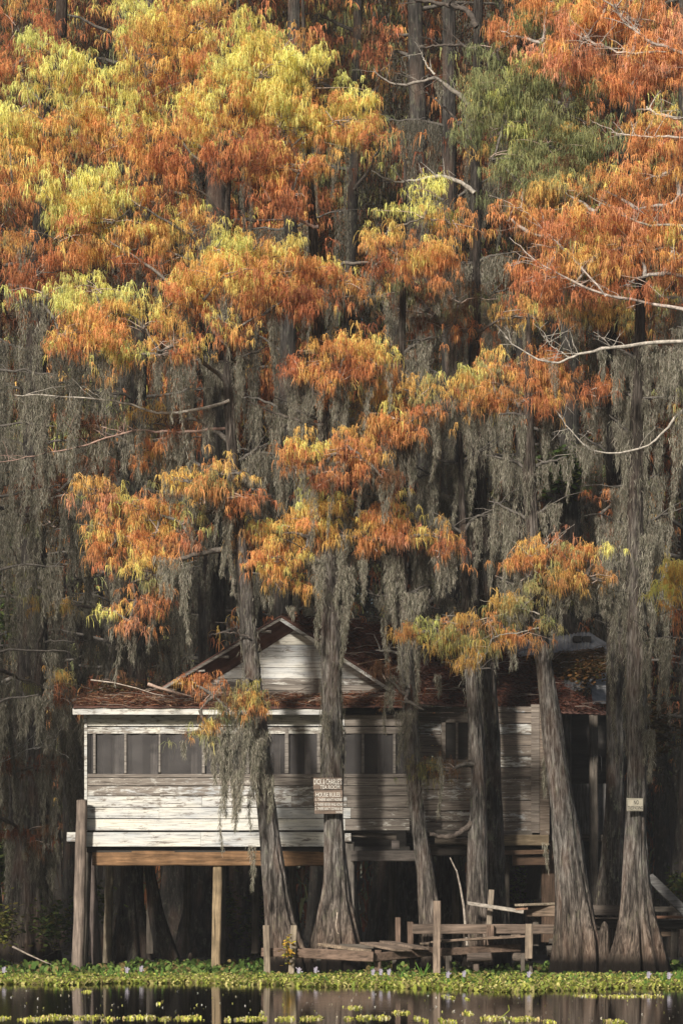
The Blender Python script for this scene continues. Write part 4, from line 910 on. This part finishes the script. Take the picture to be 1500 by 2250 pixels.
hs = b.build('hanging_board', M_tz, base=P(1312, 1700, 43.6), label='small scallop-topped grey board hung by the dim shed wall', cat='board')

# ------------------------------------------------------------------ docks
dock = empty('low_dock', P(700, 2120, 37.2), 'low broken timber dock of brown beams and posts at the water edge before the cabin', 'dock')
WB = (.145, .10, .075); WL = (.21, .16, .12)
def bm(a, b_, d0, d1, w, h, col, name, parent=dock, m=M_tx, roll=0.):
    n = NP(); n.beam(P(a[0], a[1], d0), P(b_[0], b_[1], d1), w, h, col, roll); return n.build(name, m, parent)
def pst(x, y0, y1, w, d, col=WL, lean=0, name='post', parent=dock):
    n = NP(); n.beam(P(x, y0 + 8, d), P(x + lean, y1, d), w * d / F, w * d / F * .9, col); return n.build(name, M_tz, parent)
pst(587, 2135, 2033, 14, 37.0, (0.267, 0.215, 0.162), -2); pst(640, 2135, 2033, 13, 36.9, (0.302, 0.249, 0.186), 6)
bm((575, 2092), (640, 2094), 37.15, 37.1, .10, .15, WB, 'beam'); bm((638, 2092), (820, 2103), 37.0, 36.7, .09, .165, WB, 'beam')
bm((818, 2104), (950, 2090), 36.8, 37.6, .09, .14, WB, 'beam'); bm((745, 2079), (820, 2080), 38.2, 38.2, .08, .08, DGW, 'beam')
pst(830, 2125, 2087, 14, 36.9, WB); pst(866, 2125, 2100, 10, 37.4, DGW); pst(700, 2128, 2105, 10, 37.4, DGW); pst(905, 2120, 2100, 12, 37.6, DGW)
pst(959, 2130, 1979, 16, 36.9, (0.267, 0.203, 0.157)); pst(874, 2080, 2016, 12, 38.4, WB); pst(901, 2085, 2025, 13, 38.6, WB)
bm((906, 2041), (1262, 2042), 38.4, 38.4, .08, .165, (0.139, 0.104, 0.081), 'beam')
bm((966, 2092), (1140, 2082), 37.3, 37.9, .08, .13, WB, 'beam')
for k in range(9):     # deck boards of the right part, seen almost edge on
    x = 935 + k * 25; yy = 2072 - k * 2.0
    bm((x - 3, yy + rng.uniform(-1, 1)), (x + 23, yy - 1), 37.6, 38.3, .16, .03, np.array(WL) * rng.uniform(.7, 1.), 'plank', roll=rng.uniform(-.06, .06))
bm((966, 2067), (1152, 2057), 37.35, 37.6, .22, .035, (0.220, 0.162, 0.122), 'plank')
pst(1161, 2098, 2030, 16, 37.4, (0.267, 0.209, 0.157)); pst(1076, 2070, 2033, 16, 38.3, WB)
pst(1165, 2128, 2095, 9, 37.8, DGW); pst(1148, 2128, 2098, 10, 37.6, DGW); pst(985, 2125, 2100, 14, 37.8, DGW); pst(1045, 2128, 2108, 12, 37.6, (.14, .11, .09))
t = np.linspace(0, 1, 8)[:, None]; n = NP(); n.tube(P(1025, 2104, 37.5) + (P(1078, 2102, 37.5) - P(1025, 2104, 37.5)) * t, .075, 12, (.11, .085, .07)); n.build('log', M_tx, dock, smooth=True)
n = NP(); n.tube(P(1130, 2103, 37.8) + (P(1166, 2104, 37.6) - P(1130, 2103, 37.8)) * t, .075, 12, (.10, .08, .065)); n.build('log', M_tx, dock, smooth=True)
bm((1200, 2090), (1250, 2085), 38.4, 38.4, .1, .18, DGW, 'beam'); bm((1205, 2068), (1245, 2068), 38.5, 38.5, .1, .08, DGW, 'beam')
def loose(a, b_, d0, d1, w, h, col, lab, roll=0., name='loose_plank'):
    n = NP(); base = P(b_[0], b_[1], d1); n.beam(P(a[0], a[1], d0), base, w, h, col, roll)
    return n.build(name, M_tx, base=base, label=lab, cat='plank')
loose((706, 2075), (808, 2090), 38.1, 36.75, .13, .05, (0.290, 0.220, 0.157), 'pale plank lying slanted across the left end of the low dock')
loose((808, 2072), (885, 2088), 37.9, 37.0, .32, .04, (0.232, 0.174, 0.133), 'broad brown plank sagging in the middle of the low dock')
loose((850, 2070), (925, 2083), 38.2, 37.2, .30, .04, (0.209, 0.157, 0.122), 'second broad plank in the middle of the low dock, next to the tall post', .04)
dock2 = empty('upper_dock', P(1200, 2050, 39), 'broken upper dock platform in the shade before the stout leaning cypress', 'dock')
pst(1071, 2070, 1955, 12, 38.9, (0.255, 0.209, 0.162), 8, parent=dock2)
bm((1155, 2002), (1228, 2002), 38.6, 38.6, .1, .18, (0.174, 0.128, 0.093), 'beam', dock2); pst(1176, 2070, 2010, 14, 38.8, DGW, parent=dock2)
bm((1140, 1989), (1232, 1985), 38.4, 38.8, .3, .04, (0.267, 0.220, 0.162), 'plank', dock2); bm((1120, 2000), (1160, 1996), 38.5, 38.4, .12, .04, (.2, .12, .08), 'plank', dock2)
loose((1025, 1984), (1150, 2003), 38.7, 38.4, .07, .065, (0.325, 0.290, 0.249), 'long grey plank tipping down left from the upper dock')
dock3 = empty('rear_dock', P(1400, 2040, 40.5), 'shaded rear walkway passing behind the two right-hand trunks', 'dock')
bm((1298, 2000), (1372, 2000), 40.3, 40.3, .1, .19, (.11, .09, .075), 'beam', dock3); bm((1298, 2030), (1500, 2031), 40.2, 40.2, .1, .16, (.075, .062, .052), 'beam', dock3)
bm((1300, 2017), (1370, 2018), 40.0, 40.1, .3, .03, (.16, .12, .09), 'plank', dock3); bm((1428, 2015), (1520, 2015), 39.9, 39.9, .3, .05, (.26, .14, .09), 'plank', dock3); bm((1420, 1998), (1520, 1999), 41, 41, .1, .1, DGW, 'beam', dock3)
bm((1450, 2050), (1492, 2050), 40.3, 40.3, .1, .13, (.1, .07, .05), 'beam', dock3)
for x in (1310, 1480): pst(x, 2100, 2035, 16, 40.3, DGW, parent=dock3)
loose((1425, 1925), (1520, 2020), 39.8, 39.5, .05, .16, (.17, .165, .16), 'grey board leaning down to the right beside the fluted trunk', .5, 'leaning_board')
def stick(pts, d, r, col, lab, name='fallen_branch'):
    n = NP(); p = np.array([P(x, y, d) for x, y in pts]); n.tube(p, np.linspace(r, r * .4, len(p)), 6, col)
    return n.build(name, M_twig, smooth=True, base=p[0], label=lab, cat='branch')
stick([(1030, 2125), (1024, 2060), (1018, 1990), (1010, 1945), (1003, 1915), (988, 1884)], 38.5, .028, (.3, .26, .22), 'thin pale dead stem standing upright behind the low dock')
stick([(28, 2080), (60, 2096), (95, 2112), (115, 2120)], 40.5, .02, (.3, .25, .21), 'thin bare branch lying low over the bank at far left')
stick([(325, 1503), (345, 1510), (380, 1520), (420, 1530)], 40.2, .035, (.42, .31, .25), 'thick pinkish broken branch lying on the porch roof')
stick([(200, 1494), (250, 1500), (300, 1512), (340, 1525), (385, 1532)], 40.3, .014, (.4, .34, .29), 'thin curved pale branch lying along the porch roof')
stick([(785, 1460), (820, 1452), (845, 1448)], 40.0, .016, (.3, .2, .14), 'short brown branch caught against the right slope of the gable')
stick([(741, 2005), (738, 2030), (740, 2048), (744, 2052)], 38.02, .008, (.6, .5, .4), 'pale vine stem curling on the foot of the trunk below the house rules sign', 'vine')
stick([(850, 1470), (875, 1500), (905, 1535), (940, 1560)], 39.9, .012, (.09, .07, .06), 'dark bare branch lying across the eave at the porch corner')
# cypress knees
def knee(x, y, hw, h, d, lab):
    base = P(x, y, d); base[2] = 0; w = hw * d / F; H = h * d / F; rows = [(base[0], d, -.2, w * 1.25), (base[0], d, .1, w * 1.05), (base[0] + .02, d, H * .5, w * .8), (base[0] + .03, d, H * .8, w * .62), (base[0] + .03, d, H * .95, w * .45), (base[0] + .03, d, H, w * .1)]
    b, p = trunk_mesh(rows, 40, 26, 5, .3, .6, random.random() * 5); return b.build('cypress_knee', M_bark, smooth=True, base=base, label=lab, cat='cypress knee')
knee(1323, 2130, 17, 118, 37.7, 'tall knobby cypress knee between the two big fluted trunks'); knee(1302, 2130, 10, 30, 37.6, 'low knee hugging the foot of the stout leaning cypress')
knee(265, 2115, 13, 60, 41.2, 'small dark knee beside the pale post under the porch'); knee(415, 2112, 9, 36, 42, 'smallest pointed knee deep under the porch')
def under_trunk(pts, d, lab):
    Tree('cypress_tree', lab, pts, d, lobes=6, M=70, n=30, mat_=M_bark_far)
under_trunk([(372, 2118, 24), (345, 2010, 17), (332, 1930, 12), (326, 1880, 10), (322, 1800, 9)], 43.0, 'dark leaning trunk splitting away from the forked foot under the porch')
under_trunk([(560, 2100, 40), (560, 1950, 24), (560, 1800, 20), (560, 1500, 16), (565, 1200, 14), (566, 900, 12)], 47.6, 'dim trunk standing in the dark under the middle of the porch')
under_trunk([(860, 2100, 44), (862, 1950, 28), (866, 1700, 22), (870, 1300, 18), (872, 900, 14), (870, 600, 12)], 48.2, 'dim trunk standing in the dark below the right corner of the porch')
under_trunk([(1120, 2110, 34), (1128, 1990, 20), (1132, 1900, 18), (1140, 1500, 16), (1145, 1100, 13), (1140, 700, 11)], 47.0, 'dark trunk under the floor near the small gap of green undergrowth')

# ------------------------------------------------------------------ shrubs and vines
def shrub(x, y, rx, ry, d, n, lab, cols, name='shrub', sz=.09, cat='shrub'):
    base = P(x, y + ry, d); root = empty(name, base, lab, cat); w = NP(); f = NP(); c0 = P(x, y, d); m = d / F
    for _ in range(9):
        q = c0 + rng.normal(0, 1, 3) * (rx * m * .5, .3, ry * m * .5); w.tube(wander(base, q, 6, .0, .1), np.linspace(.015, .004, 6), 4, (.09, .075, .06))
    u = rng.normal(0, .45, (n, 3)); c = c0 + u * (rx * m, .5, ry * m); az = rng.uniform(0, 2 * np.pi, n); L = sz * rng.uniform(.6, 1.3, n)
    dv = np.stack([np.cos(az) * L, np.sin(az) * L, rng.uniform(-.6, .3, n) * L], -1); Pt = np.stack([c, c + dv * .4, c + dv * .8, c + dv], 1)
    W = L[:, None] * np.array((.15, .6, .5, .05)); S = np.stack([-np.sin(az), np.cos(az), rng.normal(0, .5, n)], -1)
    cs = np.array(cols); f.ribbons(Pt, W, S, cs[rng.integers(0, len(cs), n)] * rng.uniform(.6, 1.4, (n, 1)))
    w.build('stem', M_twig, root, smooth=True); f.build('leaves', M_herb, root)
GL_ = [(.07, .11, .03), (.05, .08, .025), (.10, .13, .035), (.12, .11, .03)]
shrub(1235, 1035, 75, 55, 46.5, 900, 'leafy green vine clump hanging high behind the right-hand trunks', GL_, 'vine_clump', .14, 'vine')
shrub(25, 1170, 60, 60, 46, 700, 'dark green leafy clump at the left edge above the mossy trunks', GL_, 'vine_clump', .12, 'vine')
shrub(25, 1340, 60, 70, 46.5, 700, 'very dark vine clump at the left edge below the other one', GL_, 'vine_clump', .12, 'vine')
shrub(120, 2030, 60, 60, 43, 700, 'dim green undergrowth bush left of the round porch post', GL_)
shrub(10, 2030, 40, 50, 42, 400, 'yellow-green leaved bush at the left edge of the bank', [(.16, .17, .04), (.1, .13, .04), (.2, .17, .05)])
shrub(205, 1985, 40, 60, 44, 400, 'dim bush between the stilts at the left of the porch', GL_)
shrub(570, 2030, 50, 70, 45, 600, 'dark bush in the gloom behind the leaning cypress foot', GL_)
shrub(1150, 1950, 26, 46, 45, 500, 'green undergrowth showing through the dark gap under the cabin', [(.1, .15, .04), (.08, .12, .03)])
shrub(1490, 1950, 40, 40, 43, 400, 'green undergrowth at the right edge above the leaning board', GL_)
shrub(0, 1890, 50, 60, 50, 900, 'dark leafy thicket at the left edge behind the massive trunk', GL_, sz=.14)
shrub(500, 2000, 24, 60, 44, 300, 'thin bush behind the square porch post', GL_)
shrub(632, 2085, 14, 30, 36.8, 120, 'small yellow-leaved vine climbing the left end post of the low dock', [(.45, .38, .05), (.35, .34, .06), (.5, .3, .05)], 'yellow_vine', .07, 'vine')
shrub(1370, 1560, 0.1, 0.1, 45, 5, 'wisp of leaves behind the tree of the trespassing sign', GL_, 'vine_clump', .05, 'vine') if False else None
shrub(1440, 1600, 50, 60, 44, 900, 'dim brown leafy bush to the right of the fluted trunk', [(.10, .055, .025), (.08, .06, .025), (.06, .05, .02)], 'shrub', .1)
shrub(1285, 1478, 40, 30, 43.2, 600, 'brown needled bush heaped over the shed roof', [(.16, .08, .03), (.12, .07, .03), (.09, .08, .03)], 'shrub', .08)
shrub(260, 1515, 90, 22, 40.9, 700, 'tangle of reddish brown needles above the left end of the porch roof', [(.16, .07, .04), (.12, .07, .03), (.1, .08, .035)], 'shrub', .06)

# ------------------------------------------------------------------ bank plants
def front_y(x):       # distance of the front edge of the floating mat
    return 33.2 - 3.3 * np.clip((x + 1.2) / 3.0, 0, 1) + .5 * np.sin(x * 1.9) + .25 * np.sin(x * 5.3) + .9 * np.clip((x - 1) / 3, 0, 1)
n = 60000; X = rng.uniform(-9, 9, n); t_ = rng.random(n) ** 1.1; Y = front_y(X) - .35 + t_ * (37.5 - front_y(X)); Zz = .006 + rng.random(n) * .02
b = NP(); az = rng.uniform(0, 2 * np.pi, n); L = rng.uniform(.018, .05, n); dv = np.stack([np.cos(az) * L, np.sin(az) * L, rng.uniform(.1, 1.3, n) * L], -1); c = np.stack([X, Y, Zz], -1)
cs = np.array([(.33, .37, .07), (.42, .43, .10), (.22, .28, .06), (.52, .47, .18), (.26, .22, .09)])
b.ribbons(np.stack([c - dv, c, c + dv], 1), L[:, None] * np.array((.5, 1.3, .5)), np.stack([-np.sin(az), np.cos(az), rng.normal(0, .2, n)], -1), cs[rng.integers(0, 5, n)] * rng.uniform(.6, 1.25, (n, 1)))
b.build('duckweed_mat', M_herb, kind='stuff', label='bright yellow-green mat of duckweed along the bank', cat='duckweed')
b = NP(); n = 22000; X = rng.uniform(-9.5, 9.5, n); f = front_y(X); t_ = rng.random(n); Y = f + 1.6 + t_ * (40.0 - f)
keep = np.sin(X * 3.1 + Y * 1.1) + np.sin(X * 7.3 - Y * 2.3) + rng.normal(0, .5, n) < .8; X, Y, t_, f = X[keep], Y[keep], t_[keep], f[keep]; n = len(X)      # bare patches
hgt = (.01 + .06 * t_ * rng.random(n) * (1 + .7 * np.sin(X * 2.3) * np.sin(X * .9 + 2))); L = rng.uniform(.015, .055, n) * (.7 + .5 * t_); az = rng.uniform(0, 2 * np.pi, n)
c = np.stack([X, Y, np.clip(hgt, .02, .5) + np.clip((Y - 38.5) / 5, 0, 1) * .12], -1); tl = rng.uniform(.1, 1.7, n)
dv = np.stack([np.cos(az) * L, np.sin(az) * L, tl * L], -1); K = np.array((-1., -.5, .3, .85, 1.)); Pt = c[:, None, :] + dv[:, None, :] * K[None, :, None]; Pt[:, :, 2] += (np.array((-.1, .05, .1, .05, -.1))[None, :] * L[:, None])
cs = np.array([(.08, .14, .035), (.13, .20, .05), (.19, .26, .07), (.06, .10, .025), (.22, .17, .07)])
b.ribbons(Pt, L[:, None] * np.array((.35, 1.25, 1.6, 1.0, .2)), np.stack([-np.sin(az), np.cos(az), rng.normal(0, .35, n)], -1), cs[rng.integers(0, 5, n)] * rng.uniform(.6, 1.3, (n, 1)))
m_ = 6000; k = rng.integers(0, n, m_); Pt = np.stack([np.stack([X[k], Y[k], np.zeros(m_)], -1), c[k]], 1); Pt[:, 0, :2] += rng.normal(0, .03, (m_, 2)); b.ribbons(Pt, np.full((m_, 2), .012), np.tile((1., 0, 0), (m_, 1)), np.tile((.1, .17, .04), (m_, 1)))
b.build('ground_cover', M_herb, kind='stuff', label='low leafy water plants crowding the bank', cat='water plants')
# individual taller hyacinths, some in flower
def hyacinth(x, y, d, n, hgt, flower, lab):
    base = P(x, y, d); base[2] = .0; root = empty('water_hyacinth', base, lab, 'water hyacinth', 'water hyacinths along the bank')
    st = NP(); lf = NP()
    for _ in range(n):
        a = rng.uniform(0, 2 * np.pi); h = hgt * rng.uniform(.5, 1.1); q = base + np.array((math.cos(a) * h * .5, math.sin(a) * h * .35, h)); st.tube(wander(base, q, 5, .0, .06), np.linspace(.012, .007, 5), 5, (.13, .24, .05))
        r = rng.uniform(.035, .065); th = np.linspace(0, 2 * np.pi, 9)[:-1]; tlt = rng.uniform(.3, 1.2); ar = rng.uniform(0, 6.28)
        ring = np.stack([np.cos(th) * r, np.sin(th) * r * math.cos(tlt) * 1., np.sin(th) * r * math.sin(tlt) + r * .6], -1); ring[:, 2] += .15 * r * np.cos(2 * th)
        V = np.concatenate([ring, [[0, 0, r * .45]]]) + q; lf.add(V, [(i, (i + 1) % 8, 8, 8) for i in range(8)], np.array((.17, .30, .055)) * rng.uniform(.7, 1.35))
    st.build('stem', M_herb, root); lf.build('leaf', M_herb, root)
    if flower:
        fl = NP(); top = base + np.array((rng.uniform(-.03, .03), -.05, hgt * .8 + .05))
        for k in range(3):
            for i in range(6):
                a = i * 1.05 + k; r = .027; c_ = top + np.array((rng.uniform(-.035, .035) if i == 0 else 0, 0, k * .022)); dv = np.array((math.cos(a) * r, -.01, math.sin(a) * r)); sd = np.array((-math.sin(a), 0, math.cos(a)))
                fl.ribbons(np.array([[c_, c_ + dv * .6, c_ + dv * 1.1]]), np.array([[.006, .022, .006]]), sd[None], np.array([[.42, .39, .47]]) * rng.uniform(.85, 1.1))
        fl.tube([base, top], (.006, .005), 5, (.15, .25, .06)); fl.build('flower', M_herb, root, label='pale lilac flower')
fx = [(283, 2138, 34.4, 'left of the centre under the porch'), (312, 2134, 35.2, 'just right of the first one under the porch'), (12, 2146, 34.5, 'at the far left edge of the bank'), (653, 2148, 34.2, 'right of the left dock end post'), (690, 2146, 34.5, 'before the foot of the trunk with the house rules'),
      (820, 2152, 33.2, 'left one of three below the sagging planks'), (836, 2152, 33.2, 'middle one of three below the sagging planks'), (852, 2152, 33.2, 'right one of three below the sagging planks'), (980, 2164, 31.8, 'low at the mat edge below the tall dock post'),
      (1018, 2158, 32.2, 'between the tall dock post and the log'), (1157, 2160, 32, 'below the stubby dock posts at right'), (1421, 2164, 31.6, 'before the fluted trunk'), (1465, 2168, 31.2, 'near the right edge of the bank')]
for x, y, d, w in fx: hyacinth(x, y, d, int(rng.integers(3, 6)), .12, True, 'water hyacinth in lilac flower ' + w)
for x, y, d, n_, h, w in ((930, 2140, 35.5, 7, .24, 'tallest leafy clump right before the tall dock post'), (133, 2138, 35, 5, .17, 'leafy clump at the foot of the round porch post, left side'), (232, 2140, 34.8, 7, .19, 'round-leaved clump under the left of the porch'),
      (262, 2140, 34.8, 5, .16, 'smaller round-leaved clump under the left of the porch'), (350, 2138, 35.2, 5, .18, 'round-leaved clump under the middle of the porch'), (880, 2142, 34.8, 5, .15, 'leafy clump left of the tallest one'), (1455, 2160, 33, 8, .17, 'broad leafy clump at the right edge of the bank'), (1488, 2156, 33.4, 7, .18, 'last leafy clump in the right corner of the bank'), (1395, 2156, 33.4, 6, .15, 'leafy clump just before the fluted trunk'), (1260, 2155, 34, 5, .13, 'leafy clump before the stout leaning trunk')):
    hyacinth(x, y, d, n_, h, False, 'flowerless hyacinth, ' + w)

# floating clumps on the open water
def clump(x, y, w, lab, tall=.035, n=None, d=None):
    d = d or F * CH / (y - HY); base = np.array((Xp(x, d), d, 0.)); b = NP(); W = w * d / F; n = n or int(w * 3.6)
    u = np.clip(rng.normal(0, .42, n) + .45 * np.sign(np.sin(np.arange(n) * .9)) * rng.random(n), -1, 1); c = np.stack([u * W / 2, rng.normal(0, .14, n), rng.random(n) * tall * (1 - .5 * np.abs(u))], -1) + base
    az = rng.uniform(0, 2 * np.pi, n); L = rng.uniform(.006, .017, n); dv = np.stack([np.cos(az) * L, np.sin(az) * L, rng.uniform(.2, 1.6, n) * L], -1)
    cs = np.array([(.62, .62, .12), (.55, .52, .14), (.33, .36, .06), (.62, .58, .34), (.5, .38, .18)])
    b.ribbons(np.stack([c - dv, c, c + dv], 1), L[:, None] * np.array((.5, 1.5, .5)), np.stack([-np.sin(az), np.cos(az), rng.normal(0, .4, n)], -1), cs[rng.integers(0, 5, n)] * rng.uniform(.7, 1.3, (n, 1)))
    b.build('floating_weed', M_herb, base=base, label=lab, cat='floating weed', group='yellow-green weed clumps floating on the dark water')
cl = [(5, 2238, 26), (75, 2240, 62), (120, 2236, 60), (165, 2237, 50), (205, 2236, 40), (240, 2240, 22), (292, 2236, 36), (328, 2236, 30), (362, 2239, 24), (408, 2237, 40), (430, 2237, 22), (500, 2242, 14), (540, 2240, 46), (570, 2239, 30), (615, 2240, 26), (635, 2239, 24), (680, 2238, 40), (703, 2237, 18),
      (765, 2238, 22), (800, 2237, 40), (840, 2237, 34), (915, 2238, 14), (932, 2243, 14), (970, 2243, 16), (990, 2246, 18), (1085, 2238, 60), (1140, 2240, 40), (1165, 2239, 30), (1205, 2246, 26), (1340, 2246, 22), (1360, 2246, 20), (880, 2226, 38), (778, 2215, 36), (1026, 2227, 22), (535, 2168, 16), (543, 2163, 14), (975, 2190, 12), (992, 2193, 12), (1025, 2195, 10), (193, 2179, 20), (160, 2173, 10), (1290, 2188, 60), (1360, 2190, 70), (1420, 2189, 60), (350, 2205, 8), (575, 2228, 10)]
ordw = 'first second third fourth fifth sixth seventh eighth ninth tenth eleventh twelfth thirteenth fourteenth fifteenth sixteenth seventeenth eighteenth nineteenth twentieth'.split()
ordw += ['twenty-' + q for q in ordw[:9]] + ['thirtieth'] + ['thirty-' + q for q in ordw[:9]]
for lowrow in (True, False):
    for i, (x, y, w) in enumerate(sorted(q for q in cl if (q[1] > 2220) == lowrow)):
        clump(x, y, w, '%s weed clump from the left %s' % (ordw[i], 'in the row along the bottom edge' if lowrow else 'among those floating between bank and bottom row'), .010 if lowrow else .006)
n = 260; y_ = rng.uniform(2175, 2249, n); d_ = F / (y_ - HY); X = (rng.uniform(0, 1500, n) - CX) * d_ / F; b = NP(); az = rng.uniform(0, 6.28, n); L = rng.uniform(.004, .011, n); c = np.stack([X, d_, np.full(n, .006)], -1)
dv = np.stack([np.cos(az) * L, np.sin(az) * L, rng.uniform(0, 1, n) * L], -1); cs = np.array([(.7, .68, .6), (.5, .5, .15), (.6, .55, .4)])
b.ribbons(np.stack([c - dv, c, c + dv], 1), L[:, None] * np.array((.6, 1.6, .6)), np.stack([-np.sin(az), np.cos(az), rng.normal(0, .4, n)], -1), cs[rng.integers(0, 3, n)])
b.build('floating_specks', M_herb, kind='stuff', label='pale specks scattered over the dark water', cat='floating bits')
# one lily leaf standing out of the water at lower right
dl = 21.9; rt = empty('lily_pad', (Xp(1090, dl), dl, 0), 'yellow-green lily leaf raised on a bent stem out of the dark water', 'lily pad')
b = NP(); b.tube([P(1085, 2243, dl), P(1105, 2232, dl), P(1118, 2220, dl), P(1116, 2208, dl)], (.006, .005, .005, .004), 6, (.3, .34, .07)); b.build('stem', M_herb, rt)
b = NP(); th = np.linspace(.25, 6.0, 15); c0 = P(1100, 2208, dl); V = [c0 + np.array((math.cos(a) * .072, math.sin(a) * .06, .012 * math.sin(a * 3) + .016 * math.sin(a))) for a in th] + [c0]; b.add(V, [(i, i + 1, 15, 15) for i in range(14)], np.array((.42, .46, .10))); b.build('leaf', M_herb, rt)

# ------------------------------------------------------------------ added unseen leaf masses that shape the light: wood behind the viewer, leaves overhead
EL, AZ = 25.0, 24.0
sv = np.array((-math.sin(R(AZ)) * math.cos(R(EL)), -math.cos(R(AZ)) * math.cos(R(EL)), math.sin(R(EL))))
wood_mass('sky_block_woods', -50, 44, -31, -27, lambda X: 20 + 1.5 * np.sin(X * .6), 30000, 'added unseen wood behind the viewer, blocking low sky light', (.35, .9), (.8, 1.6))
def shade_screen(y0, y1, n):
    """unseen leaves added and shaped to shade the right wing and far sides"""
    b = NP(); Y = rng.uniform(y0, y1, n); x = rng.uniform(-16, 14, n)          # x as seen at the cabin front
    lo_ = np.interp(x, [-16, -5.6, -5.0, .6, .9, 3.1, 3.4, 4.45, 4.75, 14], [1.5, 1.8, 3.5, 5, 1.4, 1.4, 4, 4, 1.2, 1.0])
    hi_ = np.interp(x, [-16, -5.6, -5.0, .6, .9, 1.5, 3.1, 3.4, 4.45, 4.75, 5.6, 14], [9, 8.5, 3.5, 5, 4.4, 4.2, 4.0, 4, 4, 4.2, 3.9, 3.9])
    z = lo_ + (hi_ - lo_) * rng.random(n); keep = hi_ - lo_ > .3
    t = (40.5 - Y); X = x + t * sv[0] / -sv[1]; Z = z + t * sv[2] / -sv[1]
    X, Y, Z = X[keep], Y[keep], Z[keep]; n = len(X); az = rng.uniform(0, 2 * np.pi, n); ln = rng.uniform(.25, .5, n)
    out = np.stack([np.cos(az), np.sin(az), np.zeros(n)], -1)
    Pt = np.stack([X, Y, Z], -1)[:, None, :] + out[:, None, :] * (np.array((-.3, .1, .3))[None, :, None] * ln[:, None, None]) + np.array((0, 0, 1.))[None, None, :] * (np.array((.3, 0, -.5))[None, :, None] * ln[:, None, None])
    a2 = az + np.pi / 2; b.ribbons(Pt, rng.uniform(.1, .25, n)[:, None] * np.array((.6, 1., .3))[None, :], np.stack([np.cos(a2), np.sin(a2), np.zeros(n)], -1), np.array([BR, OL, RO])[rng.integers(0, 3, n)])
    b.build('added_shade_leaves', M_leaf, kind='stuff', label='added unseen leaves above the view, shaped to shade the cabin', cat='shade_screen')
shade_screen(14.5, 16.5, 16000)

# ------------------------------------------------------------------ haze, light, camera
HAZE = 0.0007
if HAZE > 0:
    hb = NP(); hb.box(-60, 60, -45, 130, -2, 48); m, nt, out = mat('pale_haze')
    pv = nt.nodes.new('ShaderNodeVolumePrincipled'); pv.inputs['Color'].default_value = (.9, .9, .92, 1); pv.inputs['Density'].default_value = HAZE
    nt.links.new(pv.outputs[0], out.inputs['Volume']); hb.build('haze', m, kind='stuff', label='thin pale morning haze', cat='haze')
w = bpy.data.worlds.new('World'); sc.world = w; w.use_nodes = True; nt = w.node_tree
bg = nt.nodes['Background']; sky = nt.nodes.new('ShaderNodeTexSky'); sky.sky_type = 'NISHITA'; sky.sun_disc = False
sky.sun_elevation = R(EL); sky.sun_rotation = math.atan2(sv[0], sv[1]); sky.air_density = 1.2; sky.dust_density = 2.5
nt.links.new(sky.outputs[0], bg.inputs[0]); bg.inputs[1].default_value = .05
ld = bpy.data.lights.new('Sun', 'SUN'); ld.energy = 4.2; ld.angle = R(5.0); ld.color = (1., .93, .82)
lo = bpy.data.objects.new('Sun', ld); COL.objects.link(lo); lo.rotation_euler = Vector(sv).to_track_quat('Z', 'Y').to_euler(); lo.location = (0, 0, 60)
cd = bpy.data.cameras.new('Camera'); co = bpy.data.objects.new('Camera', cd); COL.objects.link(co); sc.camera = co
co.location = (0, 0, CH); co.rotation_euler = (R(90), 0, 0); cd.sensor_fit = 'VERTICAL'; cd.sensor_height = 36; cd.sensor_width = 24; cd.lens = F / 2250 * 36
cd.shift_y = (HY - 1125) / 2250; cd.clip_start = .1; cd.clip_end = 3000
sc.view_settings.view_transform = 'Standard'; sc.view_settings.look = 'None'; sc.view_settings.gamma = 1; sc.view_settings.exposure = 0.7
